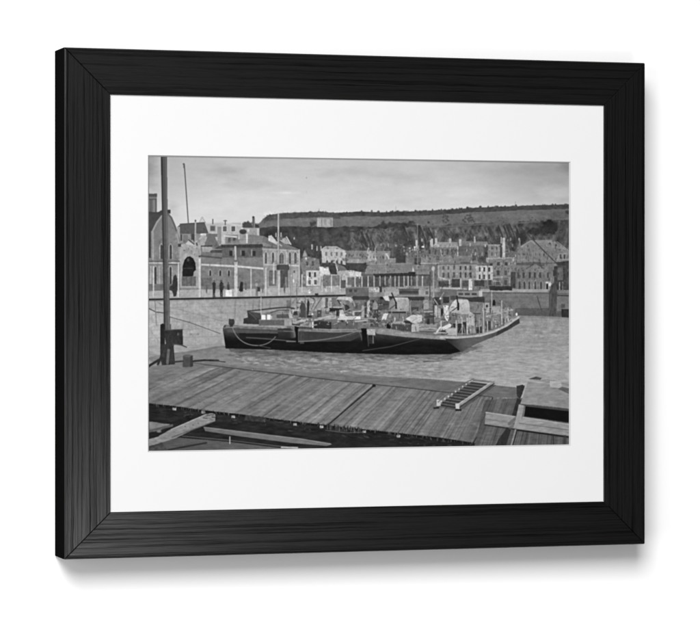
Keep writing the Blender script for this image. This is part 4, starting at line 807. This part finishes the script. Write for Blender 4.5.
# --- print character: lens fall-off in the old exposure, softness, fine grain
land = smooth(209, 213, Y) * (1 - (X < 262) * (1 - smooth(224, 246, Y)))
town = land * (1 - smooth(330, 350, Y)); lower = smooth(335, 352, Y)
hz = .12 * smooth(296, 320, X) * smooth(222, 236, Y) * (1 - smooth(286, 294, Y))
A = A * (1 - hz) + 116 * hz
A *= 1 + land * (.026 - .014 * lower) * G_FINE + (.022 * town + .006 * lower) * G_MID + .12 * town * fbm(X / 11, Y / 6, 207, 2) + .03 * lower * G_RIP
A = blur(A, 1.3)
A += .32 * (A - blur(A, 4.5)) + .08 * land * (A - blur(A, 14))
A += rng.normal(0, 2.4, A.shape); A = blur(A, .7)
vig = 1 - .10 * smooth(.92, 1.35, np.hypot((X - 359) / 211, (Y - 303) / 146))
A = np.clip(A * vig, 14, 232)
PRINT_LIGHT = 1.19                          # how brightly the lamps light the sheet (white = 1)
lin = np.where(A / 255 <= .04045, A / 255 / 12.92, ((A / 255 + .055) / 1.055) ** 2.4) / PRINT_LIGHT

img = bpy.data.images.new('harbour_view', CW, CH, float_buffer=True)
img.colorspace_settings.name = 'Non-Color'
buf = np.ones((CH, CW, 4), np.float32)
buf[..., :3] = lin[::-1, :, None]
img.pixels.foreach_set(buf.ravel())
img.update()
m, nt, b = new_mat('photographic_print')
uvn = N(nt, 'ShaderNodeUVMap')
tx = N(nt, 'ShaderNodeTexImage', extension='EXTEND'); tx.image = img
nt.links.new(uvn.outputs[0], tx.inputs[0]); nt.links.new(tx.outputs[0], b.inputs['Base Color'])
b.inputs['Roughness'].default_value = 0.85
b.inputs['Specular IOR Level'].default_value = 0.05
me = bpy.data.meshes.new('print')
e = 0.006
q = [(PX0 - e, PZ0 - e), (PX1 + e, PZ0 - e), (PX1 + e, PZ1 + e), (PX0 - e, PZ1 + e)]
SX0, SX1, SZ0, SZ1 = -0.2177, 0.2200, -0.1422, 0.1428     # where the drawn view lies on the sheet
me.from_pydata([(x, PRINT_Y, z) for x, z in q] + [(x, PRINT_Y + .0003, z) for x, z in q], [],
               [(0, 1, 2, 3), (7, 6, 5, 4), (0, 4, 5, 1), (1, 5, 6, 2), (2, 6, 7, 3), (3, 7, 4, 0)])
uv = me.uv_layers.new(name='UVMap')
for lp in me.loops:
    c = me.vertices[lp.vertex_index].co
    uv.data[lp.index].uv = ((c.x - SX0) / (SX1 - SX0), (c.z - SZ0) / (SZ1 - SZ0))
pr = link('print', me, frame, [m])
pr['label'] = 'black-and-white photograph of moored barges in a harbour town below a hill'
